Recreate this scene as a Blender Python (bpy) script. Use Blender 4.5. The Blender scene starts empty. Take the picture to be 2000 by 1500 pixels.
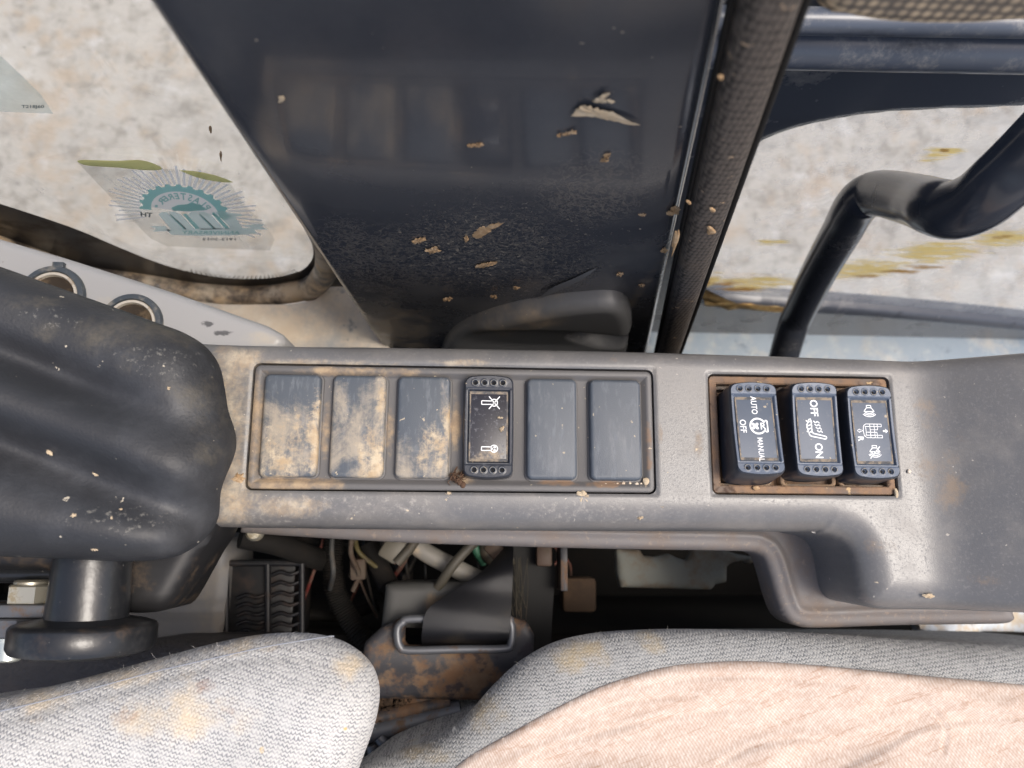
import bpy, bmesh, math, random
import numpy as np
from mathutils import Vector, Matrix, noise as mnoise
random.seed(7); rng = np.random.default_rng(7)
R_ = math.radians
sc = bpy.context.scene
C = sc.collection
# ------------------------------------------------------------------ camera, sky, sun, exposure
CAMROT = (R_(10.98), R_(-2.842), R_(0.408)); H = 0.33; FPX = 1503.0
cd = bpy.data.cameras.new('camera'); cam = bpy.data.objects.new('camera', cd); C.objects.link(cam)
cam.location = (0, 0, H); cam.rotation_euler = CAMROT
cd.sensor_width = 36; cd.lens = 36*FPX/2000; cd.clip_start = 0.005; cd.clip_end = 100
cd.dof.use_dof = True; cd.dof.focus_distance = 0.325; cd.dof.aperture_fstop = 11.0
sc.camera = cam
SUN_EL, SUN_AZ = 66.0, 98.0       # azimuth: clockwise from +Y (away from the seat)
W = bpy.data.worlds.new('World'); sc.world = W; W.use_nodes = True
nt = W.node_tree; bg = nt.nodes['Background']
sky = nt.nodes.new('ShaderNodeTexSky'); sky.sky_type = 'NISHITA'; sky.sun_disc = False
sky.sun_elevation = R_(SUN_EL); sky.sun_rotation = R_(SUN_AZ); sky.air_density = 1.0; sky.dust_density = 5.5; sky.ozone_density = 0.7
nt.links.new(sky.outputs[0], bg.inputs[0]); bg.inputs[1].default_value = 0.14
sl = bpy.data.lights.new('sun', 'SUN'); sl.energy = 1.35; sl.angle = R_(22); sl.color = (1, .955, .89)
so = bpy.data.objects.new('sun', sl); C.objects.link(so)
sd = Vector((math.sin(R_(SUN_AZ))*math.cos(R_(SUN_EL)), math.cos(R_(SUN_AZ))*math.cos(R_(SUN_EL)), math.sin(R_(SUN_EL))))
so.rotation_euler = sd.to_track_quat('Z', 'Y').to_euler()
sc.view_settings.view_transform = 'Standard'; sc.view_settings.look = 'None'
sc.view_settings.exposure = 0.72; sc.view_settings.gamma = 1
# ------------------------------------------------------------------ measuring: photo point + known plane -> place in the cab
_M = np.array(Matrix.Rotation(CAMROT[2], 3, 'Z') @ Matrix.Rotation(CAMROT[1], 3, 'Y') @ Matrix.Rotation(CAMROT[0], 3, 'X'))
def ray(u, v): return _M @ np.array([u-1000.0, 750.0-v, -FPX])
def U(u, v, z=0.0):
    d = ray(u, v); return np.array([0, 0, H]) + d*((z-H)/d[2])
def Y(u, v, y):
    d = ray(u, v); return np.array([0, 0, H]) + d*(y/d[1])
def D(u, v, dep): return np.array([0, 0, H]) + ray(u, v)*dep/FPX
def U2(pts, z=0.0): return np.array([U(u, v, z)[:2] for u, v in pts])
def Y2(pts, y): return np.array([Y(u, v, y)[[0, 2]] for u, v in pts])
# ------------------------------------------------------------------ objects
ORG = {}
def thing(name, label, cat, loc, group=None):
    o = bpy.data.objects.new(name, None); C.objects.link(o); o.location = loc; o.empty_display_size = .01
    o['label'] = label; o['category'] = cat
    if group: o['group'] = group
    ORG[o.name] = np.array(loc, float); return o
def tag(o, label=None, cat=None, group=None, kind=None):
    if label: o['label'] = label
    if cat: o['category'] = cat
    if group: o['group'] = group
    if kind: o['kind'] = kind
    return o
def obj(name, V, F, mat, parent=None, smooth=35, loc=None):
    V = np.asarray(V, float).reshape(-1, 3)
    if parent is not None: org = ORG[parent.name]
    else: org = np.array(loc if loc is not None else (V.min(0)+V.max(0))/2)
    me = bpy.data.meshes.new(name)
    me.from_pydata((V-org).tolist(), [], [tuple(map(int, f)) for f in F]); me.update()
    if smooth:
        me.shade_smooth()
        me.set_sharp_from_angle(angle=R_(smooth))
    if mat: me.materials.append(mat)
    o = bpy.data.objects.new(name, me); C.objects.link(o)
    if parent is not None: o.parent = parent
    else: o.location = org
    ORG[o.name] = org
    return o
class MB:
    def __init__(s): s.V = []; s.F = []; s.n = 0
    def add(s, V, F):
        V = np.asarray(V, float).reshape(-1, 3); s.V.append(V); s.F += [tuple(int(i)+s.n for i in f) for f in F]; s.n += len(V); return s
    def build(s, name, mat, parent=None, smooth=35, loc=None): return obj(name, np.vstack(s.V), s.F, mat, parent, smooth, loc)
def crom(pts, n=8):
    P = np.asarray(pts, float); out = []
    Q = np.vstack([2*P[0]-P[1], P, 2*P[-1]-P[-2]])
    for i in range(1, len(Q)-2):
        for t in np.linspace(0, 1, n, endpoint=False):
            a, b, c, d = Q[i-1], Q[i], Q[i+1], Q[i+2]
            out.append(.5*((2*b)+(-a+c)*t+(2*a-5*b+4*c-d)*t*t+(-a+3*b-3*c+d)*t**3))
    out.append(Q[-2]); return np.array(out)
def tube(pts, rad, n=12, caps=True):
    P = np.asarray(pts, float); rad = np.broadcast_to(np.asarray(rad, float), (len(P),))
    T = np.gradient(P, axis=0); T /= np.linalg.norm(T, axis=1)[:, None]+1e-12
    up = np.array([0, 0, 1.0]) if abs(T[0][2]) < .9 else np.array([1.0, 0, 0])
    N = np.cross(T[0], up); N /= np.linalg.norm(N); V = []; F = []
    for i in range(len(P)):
        N = N - T[i]*np.dot(N, T[i]); N /= np.linalg.norm(N); B = np.cross(T[i], N)
        for k in range(n):
            a = 2*math.pi*k/n; V.append(P[i]+rad[i]*(math.cos(a)*N+math.sin(a)*B))
    for i in range(len(P)-1):
        for k in range(n):
            F.append((i*n+k, i*n+(k+1) % n, (i+1)*n+(k+1) % n, (i+1)*n+k))
    if caps: F.append(tuple(range(n-1, -1, -1))); F.append(tuple((len(P)-1)*n+k for k in range(n)))
    return np.array(V), F
def rrect(w, h, r, n=6):
    pts = []
    for cx, cy, a0 in ((w/2-r, h/2-r, 0), (-w/2+r, h/2-r, 90), (-w/2+r, -h/2+r, 180), (w/2-r, -h/2+r, 270)):
        for k in range(n+1):
            a = R_(a0+90*k/n); pts.append((cx+r*math.cos(a), cy+r*math.sin(a)))
    return pts
def rr_loft(cx, cy, w, h, r, rings, n=6, cap=True, xf=None):
    V = []; F = []; m = 4*(n+1)
    for ins, z in rings:
        for x, y in rrect(w-2*ins, h-2*ins, max(r-ins, .0002), n): V.append((cx+x, cy+y, z))
    for i in range(len(rings)-1):
        for k in range(m): F.append((i*m+k, i*m+(k+1) % m, (i+1)*m+(k+1) % m, (i+1)*m+k))
    if cap: F.append(tuple((len(rings)-1)*m+k for k in range(m)))
    V = np.array(V)
    if xf is not None: V = xf(V)
    return V, F
def bbox(c, s, r=.001, rot=None):
    """rounded-edge box"""
    bm = bmesh.new(); bmesh.ops.create_cube(bm, size=1)
    for v in bm.verts: v.co = Vector((v.co.x*s[0], v.co.y*s[1], v.co.z*s[2]))
    bmesh.ops.bevel(bm, geom=bm.edges[:], offset=r, segments=2, profile=.5, affect='EDGES')
    if rot is not None: bmesh.ops.transform(bm, matrix=rot.to_4x4(), verts=bm.verts)
    bm.verts.index_update()
    V = np.array([v.co[:] for v in bm.verts])+np.array(c); F = [[v.index for v in f.verts] for f in bm.faces]; bm.free(); return V, F
def sdp(P, poly):
    """signed distance (positive inside) and closest boundary point"""
    A = np.asarray(poly, float); B = np.roll(A, -1, 0); n = len(P)
    best = np.full(n, 1e9); cp = np.zeros((n, 2)); ins = np.zeros(n, bool)
    for a, b in zip(A, B):
        e = b-a; t = np.clip(((P-a)@e)/(e@e+1e-18), 0, 1); q = a+t[:, None]*e
        d = np.hypot(*(P-q).T); m = d < best; best[m] = d[m]; cp[m] = q[m]
        c = (a[1] > P[:, 1]) != (b[1] > P[:, 1])
        xi = a[0]+(P[:, 1]-a[1])*(e[0])/(e[1] if abs(e[1]) > 1e-15 else 1e-15)
        ins ^= c & (P[:, 0] < xi)
    return np.where(ins, best, -best), cp
def sdf_plate(poly, cell, hf, holes=(), wall=.01, mapf=None, taper=0.0):
    poly = np.asarray(poly, float); lo = poly.min(0)-cell*1.3; hi = poly.max(0)+cell*1.3
    nx = int((hi[0]-lo[0])/cell)+1; ny = int((hi[1]-lo[1])/cell)+1
    X, Yv = np.meshgrid(lo[0]+np.arange(nx)*cell, lo[1]+np.arange(ny)*cell); P = np.stack([X.ravel(), Yv.ravel()], 1)
    d, cp = sdp(P, poly)
    for h in holes:
        dh, ch = sdp(P, h); dh = -dh; m = dh < d; d[m] = dh[m]; cp[m] = ch[m]
    sn = np.abs(d) <= cell*.5; P[sn] = cp[sn]; d[sn] = 0
    ok = d >= 0
    Hh = hf(P[:, 0], P[:, 1], np.maximum(d, 0))
    I = np.arange(nx*ny).reshape(ny, nx)
    q = np.stack([I[:-1, :-1], I[:-1, 1:], I[1:, 1:], I[1:, :-1]], -1).reshape(-1, 4); k = ok[q]; s = k.sum(1)
    F = [tuple(f) for f in q[s == 4]]
    for f, kk in zip(q[s == 3], k[s == 3]): F.append(tuple(int(i) for i, b in zip(f, kk) if b))
    cnt = {}
    for f in F:
        for a, b in zip(f, f[1:]+f[:1]):
            if (b, a) in cnt: del cnt[(b, a)]
            else: cnt[(a, b)] = 1
    used = np.unique(np.concatenate([np.asarray(f) for f in F])); mp = -np.ones(nx*ny, int); mp[used] = np.arange(len(used))
    V = np.column_stack([P[used], Hh[used]]); F = [tuple(int(mp[i]) for i in f) for f in F]
    bv = {}; EV = []; cen = poly.mean(0)
    if wall:
        for (a, b) in cnt:
            for i in (a, b):
                if i not in bv: bv[i] = len(V)+len(EV); q_ = cen-P[i]; q_ = P[i]+q_/np.hypot(*q_)*taper; EV.append((q_[0], q_[1], Hh[i]-wall))
            F.append((int(mp[b]), int(mp[a]), bv[a], bv[b]))
        V = np.vstack([V, EV])
    if mapf: V = mapf(V)
    return V, F
def wallmap(y): return lambda V: np.column_stack([V[:, 0], y-V[:, 2], V[:, 1]])     # (x, z, towards the seat)
def ribbon(pts, w, closed=False):
    P = np.asarray(pts, float)
    if closed: P = np.vstack([P, P[:1]])
    T = np.gradient(P, axis=0)
    if closed: T[0] = T[-1] = P[1]-P[-2]
    T /= np.linalg.norm(T, axis=1)[:, None]+1e-12; N = np.column_stack([-T[:, 1], T[:, 0]])
    V = np.vstack([P+N*w/2, P-N*w/2]); n = len(P)
    return V, [(i, i+1, n+i+1, n+i) for i in range(n-1)]
def segs(lines, w):
    V = []; F = []; n = 0
    for l in lines:
        for a, b in zip(l, l[1:]):
            v, f = ribbon([a, b], w); V.append(v); F += [tuple(i+n for i in q) for q in f]; n += len(v)
    return np.vstack(V), F
def arc(cx, cy, rx, ry, a0, a1, n=24): return [(cx+rx*math.cos(R_(a)), cy+ry*math.sin(R_(a))) for a in np.linspace(a0, a1, n)]
def text2d(s, h, bold=0.0, w=1.0):
    """flat mesh of a word, cap height h, centred; returns 2-D verts, faces"""
    cu = bpy.data.curves.new('t', 'FONT'); cu.body = s; cu.align_x = 'CENTER'; cu.align_y = 'CENTER'; cu.size = 1; cu.offset = bold; cu.resolution_u = 3
    o = bpy.data.objects.new('t', cu); C.objects.link(o); me = bpy.data.meshes.new_from_object(o)
    V = np.array([v.co[:2] for v in me.vertices]); F = [tuple(p.vertices) for p in me.polygons]
    bpy.data.objects.remove(o); bpy.data.curves.remove(cu); bpy.data.meshes.remove(me)
    V -= (V.min(0)+V.max(0))/2; V *= h/(V[:, 1].max()-V[:, 1].min()); V[:, 0] *= w
    return V, F
def sstep(a, b, x): t = np.clip((x-a)/(b-a), 0, 1); return t*t*(3-2*t)
def nz(x, y, s, seed=0.0):
    return np.array([mnoise.noise(Vector((a*s, b*s, seed))) for a, b in zip(np.ravel(x), np.ravel(y))]).reshape(np.shape(x))
def px_smooth(pts, n=6, closed=False): return crom(pts, n)
# ------------------------------------------------------------------ materials
class NT:
    def __init__(s, name):
        s.m = bpy.data.materials.new(name); s.m.use_nodes = True; s.t = s.m.node_tree; s.n = s.t.nodes
        s.b = s.n['Principled BSDF']; s.out = s.n['Material Output']
        s.geo = s.n.new('ShaderNodeNewGeometry'); s.pos = s.geo.outputs['Position']
    def L(s, a, b): s.t.links.new(a, b)
    def node(s, ty, **kw):
        n = s.n.new(ty)
        for k, v in kw.items(): setattr(n, k, v)
        return n
    def inp(s, sock, v):
        if v is None: return
        if hasattr(v, 'is_output'): s.L(v, sock)
        else: sock.default_value = v
    def math(s, op, a, b=None, clamp=False):
        n = s.node('ShaderNodeMath', operation=op, use_clamp=clamp); s.inp(n.inputs[0], a); s.inp(n.inputs[1], b); return n.outputs[0]
    def vm(s, op, a, b=None):
        n = s.node('ShaderNodeVectorMath', operation=op); s.inp(n.inputs[0], a); s.inp(n.inputs[1], b)
        return n.outputs['Value'] if op in ('LENGTH', 'DISTANCE', 'DOT_PRODUCT') else n.outputs[0]
    def noise(s, scale, detail=4, rough=.6, vec=None, dist=0.0):
        n = s.node('ShaderNodeTexNoise'); s.L(vec or s.pos, n.inputs['Vector']); n.inputs['Scale'].default_value = scale
        n.inputs['Detail'].default_value = detail; n.inputs['Roughness'].default_value = rough; n.inputs['Distortion'].default_value = dist; return n.outputs[0]
    def vor(s, scale, feature='F1', vec=None, rnd=1.0):
        n = s.node('ShaderNodeTexVoronoi', feature=feature); s.L(vec or s.pos, n.inputs['Vector']); n.inputs['Scale'].default_value = scale
        n.inputs['Randomness'].default_value = rnd; return n.outputs['Distance']
    def maprange(s, x, a, b, c=0.0, d=1.0, smooth=True):
        n = s.node('ShaderNodeMapRange', interpolation_type='SMOOTHSTEP' if smooth else 'LINEAR'); s.inp(n.inputs[0], x)
        for i, v in enumerate((a, b, c, d)): n.inputs[i+1].default_value = v
        return n.outputs[0]
    def mix(s, f, a, b):
        n = s.node('ShaderNodeMix', data_type='RGBA'); s.inp(n.inputs[0], f); s.inp(n.inputs[6], col(a)); s.inp(n.inputs[7], col(b)); return n.outputs[2]
    def mixf(s, f, a, b):
        n = s.node('ShaderNodeMix', data_type='FLOAT'); s.inp(n.inputs[0], f); s.inp(n.inputs[2], a); s.inp(n.inputs[3], b); return n.outputs[0]
    def blobs(s, bl):
        tot = None
        for (cx, cy, cz, rx, ry, rz) in bl:
            v = s.vm('SUBTRACT', s.pos, (cx, cy, cz)); v = s.vm('MULTIPLY', v, (1/rx, 1/ry, 1/rz)); l = s.vm('LENGTH', v)
            w = s.maprange(l, 0.15, 1.0, 1.0, 0.0); tot = w if tot is None else s.math('MAXIMUM', tot, w)
        return tot
    def scaled(s, v): return s.vm('MULTIPLY', s.pos, v)
    def bump(s, h, strength, dist=.0005, prev=None):
        n = s.node('ShaderNodeBump'); n.inputs['Strength'].default_value = strength; n.inputs['Distance'].default_value = dist
        s.L(h, n.inputs['Height'])
        if prev is not None: s.L(prev, n.inputs['Normal'])
        return n.outputs[0]
def col(a):
    if hasattr(a, 'is_output') or a is None: return a
    return (*a, 1.0) if len(a) == 3 else a
def bl(u, v, ru, rv, z=0.0, h=.06):
    p = U(u, v, z); k = (H-z)/FPX; return (p[0], p[1], z, ru*k, rv*k, h)
def blw(u, v, ru, rv, y, h=.05):
    p = Y(u, v, y); a = Y(u+ru, v, y); b = Y(u, v-rv, y); return (p[0], y, p[2], abs(a[0]-p[0]), h, max(abs(b[2]-p[2]), .001))
TAN = (.42, .31, .19); PALE = (.55, .46, .33); BROWN = (.20, .115, .06); GREYD = (.34, .31, .27)
def mk(name, base, rough=.5, spec=.5, metal=0, coat=0, var=None, grain=None, layers=(), bumps=()):
    t = NT(name); c = col(base); r = rough
    if var:   # (scale, other colour, lo, hi)
        c = t.mix(t.maprange(t.noise(var[0], 5, .6), var[2], var[3]), c, var[1])
    nrm = None
    if grain: nrm = t.bump(t.noise(grain[0], 2, .5), grain[1], grain[2])
    for bsc, bst, bd in bumps: nrm = t.bump(t.noise(bsc, 3, .55), bst, bd, nrm)
    for l in layers:
        vec = t.scaled(l['st']) if 'st' in l else None
        n = t.noise(l.get('scale', 60), l.get('detail', 8), l.get('nr', .68), vec, l.get('dist', 0))
        if l.get('ridge'): n = t.math('SUBTRACT', 1.0, t.math('MULTIPLY', t.math('ABSOLUTE', t.math('SUBTRACT', n, .5)), l['ridge']))
        if 'streak' in l: n = t.math('ADD', n, t.math('MULTIPLY', t.math('SUBTRACT', t.noise(300, 4, .65, t.scaled((1, .13, 1))), .5), l['streak']))
        if 'fine' in l: n = t.math('ADD', n, t.math('MULTIPLY', t.math('SUBTRACT', t.noise(620, 3, .6), .5), l['fine']))
        if 'blobs' in l: n = t.math('ADD', n, t.math('MULTIPLY', t.math('SUBTRACT', t.blobs(l['blobs']), 1.0), l.get('gain', .5)))
        cov = t.maprange(n, l.get('lo', .5), l.get('hi', .6), 0, l.get('amt', 1.0))
        lc = l['col']
        if 'col2' in l: lc = t.mix(t.maprange(t.noise(l.get('scale', 60)*2.3, 4, .6), .35, .65), lc, l['col2'])
        c = t.mix(cov, c, lc); r = t.mixf(cov, r, l.get('rough', .9))
        if l.get('bump'): nrm = t.bump(cov, l['bump'], l.get('bd', .0002), nrm)
    t.inp(t.b.inputs['Base Color'], c); t.inp(t.b.inputs['Roughness'], r); t.b.inputs['Metallic'].default_value = metal
    t.b.inputs['Specular IOR Level'].default_value = spec; t.b.inputs['Coat Weight'].default_value = coat; t.b.inputs['Coat Roughness'].default_value = .04
    if nrm is not None: t.L(nrm, t.b.inputs['Normal'])
    return t.m
speck = lambda lo=.71, c=PALE, s=330, a=.8: dict(col=c, scale=s, detail=3, nr=.5, lo=lo, hi=lo+.03, amt=a)
M = {}
M['deck'] = mk('console_plastic', (.120, .120, .122), .34, .6, var=(25, (.136, .132, .128), .35, .7), grain=(1900, .22, .00025), layers=[
    dict(col=GREYD, scale=45, lo=.44, hi=.85, amt=.35),
    dict(col=TAN, col2=PALE, scale=60, detail=10, nr=.7, dist=.5, fine=.25, blobs=[bl(440, 830, 110, 330), bl(450, 970, 130, 110), bl(560, 990, 160, 40), bl(620, 712, 330, 24), bl(480, 700, 90, 50), bl(900, 708, 120, 16)], gain=.42, lo=.30, hi=.70, amt=.75),
    dict(col=(.20, .195, .195), scale=800, detail=2, lo=.52, hi=.75, amt=.45), dict(col=(.085, .08, .08), scale=650, detail=2, lo=.55, hi=.75, amt=.2),
    dict(col=(.30, .2, .11), scale=60, blobs=[bl(1340, 790, 45, 45), bl(1365, 860, 25, 90), bl(1200, 702, 20, 14), bl(1650, 725, 20, 10), bl(1840, 950, 70, 110), bl(1800, 790, 50, 40), bl(1900, 1130, 60, 30), bl(1290, 860, 12, 90), bl(1820, 880, 110, 190), bl(1720, 1060, 60, 60)], gain=.36, lo=.42, hi=.72, amt=.42, fine=.3),
    dict(col=BROWN, scale=300, blobs=[(.02, .0005, -.02, .2, .004, .02)], gain=.7, lo=.3, hi=.5, amt=.7),
    dict(col=(.42, .39, .35), scale=330, detail=8, nr=.75, blobs=[bl(700, 985, 520, 70), bl(1150, 1000, 380, 50), bl(500, 1010, 200, 50)], gain=.25, lo=.48, hi=.70, amt=.5),
    dict(col=(.07, .06, .06), scale=420, detail=3, lo=.70, hi=.73, amt=.6),
    speck(.72, (.5, .46, .4), 420, .7), speck(.735, PALE, 170, .9)])
M['shell'] = mk('lower_shell_plastic', (.145, .134, .13), .5, .5, grain=(1500, .25, .0003), layers=[
    dict(col=(.19, .13, .085), scale=40, lo=.42, hi=.75, amt=.6), dict(col=(.32, .25, .19), scale=350, detail=4, lo=.58, hi=.68, amt=.45)])
M['bezel'] = mk('bezel_plastic', (.10, .097, .097), .5, .5, grain=(1900, .2, .0002), layers=[
    dict(col=(.26, .19, .125), col2=TAN, scale=85, blobs=[bl(500, 830, 60, 260), bl(560, 945, 240, 34), bl(700, 725, 330, 22), bl(635, 840, 26, 130), bl(760, 840, 26, 120), bl(890, 830, 26, 130), bl(900, 930, 60, 40)], gain=.55, lo=.30, hi=.6, amt=.85),
    dict(col=(.22, .14, .085), scale=120, blobs=[bl(1268, 880, 16, 110), bl(1180, 945, 120, 16), bl(1090, 943, 80, 16)], gain=.5, lo=.32, hi=.58, amt=.8), speck(.71, PALE, 420, .6)])
M['bezel_brown'] = mk('dirty_bezel_plastic', (.12, .09, .07), .6, .4, grain=(1500, .3, .0003), layers=[
    dict(col=(.27, .165, .095), col2=(.2, .13, .09), scale=70, lo=.34, hi=.6, amt=.9), dict(col=(.06, .035, .025), scale=130, lo=.55, hi=.66, amt=.85), speck(.68, (.5, .36, .2), 260, .8)])
M['sleeve'] = mk('switch_sleeve_plastic', (.16, .135, .11), .6, .4, grain=(1500, .3, .0003), layers=[
    dict(col=(.30, .2, .125), scale=90, lo=.4, hi=.6, amt=.85), dict(col=(.05, .03, .02), scale=170, lo=.55, hi=.66, amt=.85)])
M['blank'] = mk('blank_cover_plastic', (.070, .083, .101), .46, .5, grain=(2600, .35, .0003), layers=[
    dict(col=(.2, .215, .235), scale=420, detail=5, st=(1, .25, 1), lo=.50, hi=.70, amt=.40),
    dict(col=(.30, .30, .30), scale=300, st=(1, .2, 1), blobs=[bl(1075, 880, 80, 90), bl(1210, 870, 70, 110)], gain=.3, lo=.42, hi=.7, amt=.35),
    dict(col=(.5, .42, .31), scale=48, detail=9, nr=.70, dist=.8, fine=.22, streak=.3, blobs=[bl(545, 870, 150, 190), bl(640, 870, 70, 190), bl(715, 860, 110, 190), bl(745, 790, 40, 130), bl(660, 800, 60, 130), bl(850, 900, 100, 130), bl(885, 830, 50, 120), bl(790, 900, 60, 90)], gain=.33, lo=.30, hi=.62, amt=.55, bump=.2),
    dict(col=TAN, col2=PALE, scale=62, detail=10, nr=.72, dist=.6, fine=.25, streak=.28, blobs=[bl(545, 880, 130, 140), bl(622, 860, 50, 170), bl(725, 890, 60, 160), bl(745, 790, 26, 110), bl(850, 890, 75, 110), bl(880, 830, 32, 90), bl(520, 930, 90, 40)], gain=.36, lo=.38, hi=.60, amt=.9, bump=.25),
    speck(.70, PALE, 300, .7)])
M['rocker'] = mk('rocker_plastic', (.026, .030, .040), .30, .5, grain=(2600, .12, .0002), layers=[
    dict(col=(.17, .18, .2), scale=300, detail=5, lo=.56, hi=.74, amt=.35), speck(.72, PALE, 330, .6)])
M['rocker_top'] = mk('rocker_top_skylit_plastic', (.085, .108, .150), .45, .5, grain=(2600, .12, .0002), layers=[dict(col=(.2, .21, .23), scale=300, detail=5, lo=.5, hi=.74, amt=.4), speck(.71, PALE, 330, .7)])  # sky reflection painted into the colour: tops bluer and lighter than the sides
M['face'] = mk('rocker_face_skylit_plastic', (.076, .095, .128), .50, .5, grain=(2600, .10, .0002), layers=[  # face colour lifted towards blue to carry the sky's reflection
    dict(col=(.22, .22, .22), scale=240, detail=6, lo=.52, hi=.75, amt=.30), speck(.70, PALE, 380, .6)])
M['face_dark'] = mk('rocker_dark_face_plastic', (.016, .016, .023), .34, .5, grain=(2600, .1, .0002), layers=[
    dict(col=(.2, .2, .22), scale=600, detail=3, lo=.55, hi=.70, amt=.4),
    dict(col=(.45, .36, .25), scale=200, detail=6, blobs=[bl(955, 895, 60, 40), bl(995, 840, 22, 90)], gain=.5, lo=.35, hi=.62, amt=.8)])
M['edge_dust'] = mk('settled_dust', (.24, .20, .155), .95, .2, layers=[dict(col=(.06, .068, .08), scale=250, lo=.40, hi=.58, amt=.9)])
M['print'] = mk('white_print', (.80, .82, .83), .6, .3, layers=[dict(col=(.3, .3, .32), scale=700, detail=3, lo=.62, hi=.7, amt=.6)])
M['ring'] = mk('worn_rim', (.14, .15, .165), .5, .4, layers=[dict(col=(.3, .26, .2), scale=900, detail=2, lo=.5, hi=.6, amt=.8)])
M['pit'] = mk('dimple_black', (.006, .006, .007), .7, .2)
navy = (.033, .0365, .046)
M['navy'] = mk('navy_paint', navy, .12, .5, coat=.22, layers=[
    dict(col=(.088, .087, .088), scale=24, detail=8, fine=.15, blobs=[blw(960, 660, 700, 380, .12), blw(1220, 560, 200, 330, .12), blw(740, 640, 220, 240, .12)], gain=.45, lo=.24, hi=.68, amt=.8, rough=.6),
    dict(col=(.085, .09, .10), scale=14, detail=7, fine=.12, lo=.10, hi=.85, amt=.42, rough=.26),
    dict(col=(.22, .175, .125), scale=55, detail=8, blobs=[blw(790, 650, 150, 100, .12), blw(1255, 560, 30, 160, .12), blw(740, 690, 90, 90, .12)], gain=.45, lo=.30, hi=.66, amt=.75, rough=.85),
    dict(col=(.26, .225, .18), scale=210, detail=7, nr=.72, dist=.6, ridge=9.0, blobs=[blw(800, 520, 330, 260, .12), blw(960, 490, 420, 300, .12), blw(1160, 370, 260, 230, .12), blw(700, 500, 170, 240, .12), blw(1120, 560, 200, 230, .12)], gain=.7, lo=.60, hi=1.0, amt=.34, rough=.9),
    dict(col=(.30, .26, .2), scale=520, detail=3, blobs=[blw(960, 510, 560, 380, .12)], gain=.25, lo=.58, hi=.65, amt=.7, rough=.9),
    speck(.745, (.4, .34, .26), 260, .8)])
M['navy_frame'] = mk('navy_frame_paint', (.062, .070, .088), .25, .5, layers=[
    dict(col=(.30, .29, .27), scale=36, detail=7, lo=.57, hi=.72, amt=.45, rough=.8), dict(col=(.3, .24, .16), scale=90, st=(1, 1, 3), lo=.70, hi=.74, amt=.8)])
M['header'] = mk('header_paint', (.075, .09, .12), .3, .5, layers=[dict(col=(.34, .33, .31), scale=30, detail=8, fine=.25, lo=.50, hi=.74, amt=.6, rough=.8), dict(col=(.02, .024, .033), scale=14, st=(.4, 1, 1), lo=.52, hi=.62, amt=.7)])
M['ledge'] = mk('ledge_paint', (.22, .28, .34), .30, .5, layers=[
    dict(col=(.70, .70, .66), col2=(.66, .55, .4), scale=34, detail=9, fine=.2, lo=.47, hi=.74, amt=.5, rough=.8), dict(col=(.04, .05, .065), scale=60, lo=.6, hi=.7, amt=.6)])
M['pocket'] = mk('pocket_plastic', (.10, .10, .10), .45, .5, grain=(1500, .2, .0002), layers=[
    dict(col=(.26, .20, .14), col2=(.18, .145, .105), scale=50, blobs=[blw(960, 640, 150, 60, .112), blw(1060, 620, 120, 60, .112)], gain=.4, lo=.36, hi=.7, amt=.8), speck(.71, PALE, 330, .5)])
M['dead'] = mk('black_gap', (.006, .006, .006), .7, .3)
M['mud'] = mk('dried_mud', (.34, .225, .125), .95, .1, var=(300, (.46, .34, .22), .45, .65), grain=(900, .5, .0005))
M['mudpale'] = mk('dried_pale_mud', (.48, .40, .29), .95, .1, var=(300, (.45, .36, .25), .4, .6), grain=(900, .5, .0005))
M['rubber'] = mk('lever_cover_rubber', (.022, .023, .026), .56, .5, grain=(900, .35, .0004), bumps=[(140, .25, .0008)], layers=[
    dict(col=(.10, .105, .115), scale=25, detail=7, lo=.42, hi=.8, amt=.45, rough=.55),
    dict(col=(.17, .145, .10), scale=45, detail=7, blobs=[bl(95, 645, 60, 50, .05), bl(255, 700, 60, 70, .05), bl(370, 770, 60, 70, .05), bl(400, 880, 70, 60, .05), bl(60, 590, 120, 40, .05), bl(230, 650, 230, 90, .05), bl(400, 780, 120, 160, .05)], gain=.40, lo=.30, hi=.76, fine=.3, amt=.42, rough=.85),
    dict(col=(.17, .165, .15), scale=420, detail=7, nr=.72, blobs=[bl(300, 700, 200, 100, .05), bl(240, 1010, 200, 80, .05), bl(100, 620, 120, 60, .05)], gain=.22, lo=.54, hi=.62, amt=.65), speck(.715, (.5, .45, .36), 230, .85)])
M['boot'] = mk('black_boot_rubber', (.012, .012, .013), .45, .4, layers=[dict(col=(.09, .06, .035), scale=60, lo=.5, hi=.7, amt=.6)])
M['gloss_rubber'] = mk('glossy_black_rubber', (.014, .015, .017), .28, .5, bumps=[(60, .25, .001), (500, .2, .0003)], layers=[dict(col=(.07, .068, .065), scale=40, detail=9, nr=.75, fine=.3, lo=.50, hi=.76, amt=.4, rough=.6), dict(col=(.2, .19, .17), scale=500, detail=3, lo=.68, hi=.72, amt=.6), dict(col=(.10, .065, .04), scale=50, detail=7, lo=.55, hi=.75, amt=.6, rough=.8)])
M['zinc'] = mk('zinc_steel', (.42, .40, .33), .4, .5, .7, layers=[dict(col=(.25, .2, .12), scale=150, lo=.5, hi=.62, amt=.7), dict(col=(.1, .06, .03), scale=90, lo=.58, hi=.66, amt=.8)])
M['darksteel'] = mk('dark_steel', (.10, .105, .115), .45, .5, .4, layers=[dict(col=(.13, .075, .04), scale=90, lo=.5, hi=.66, amt=.85)])
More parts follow.
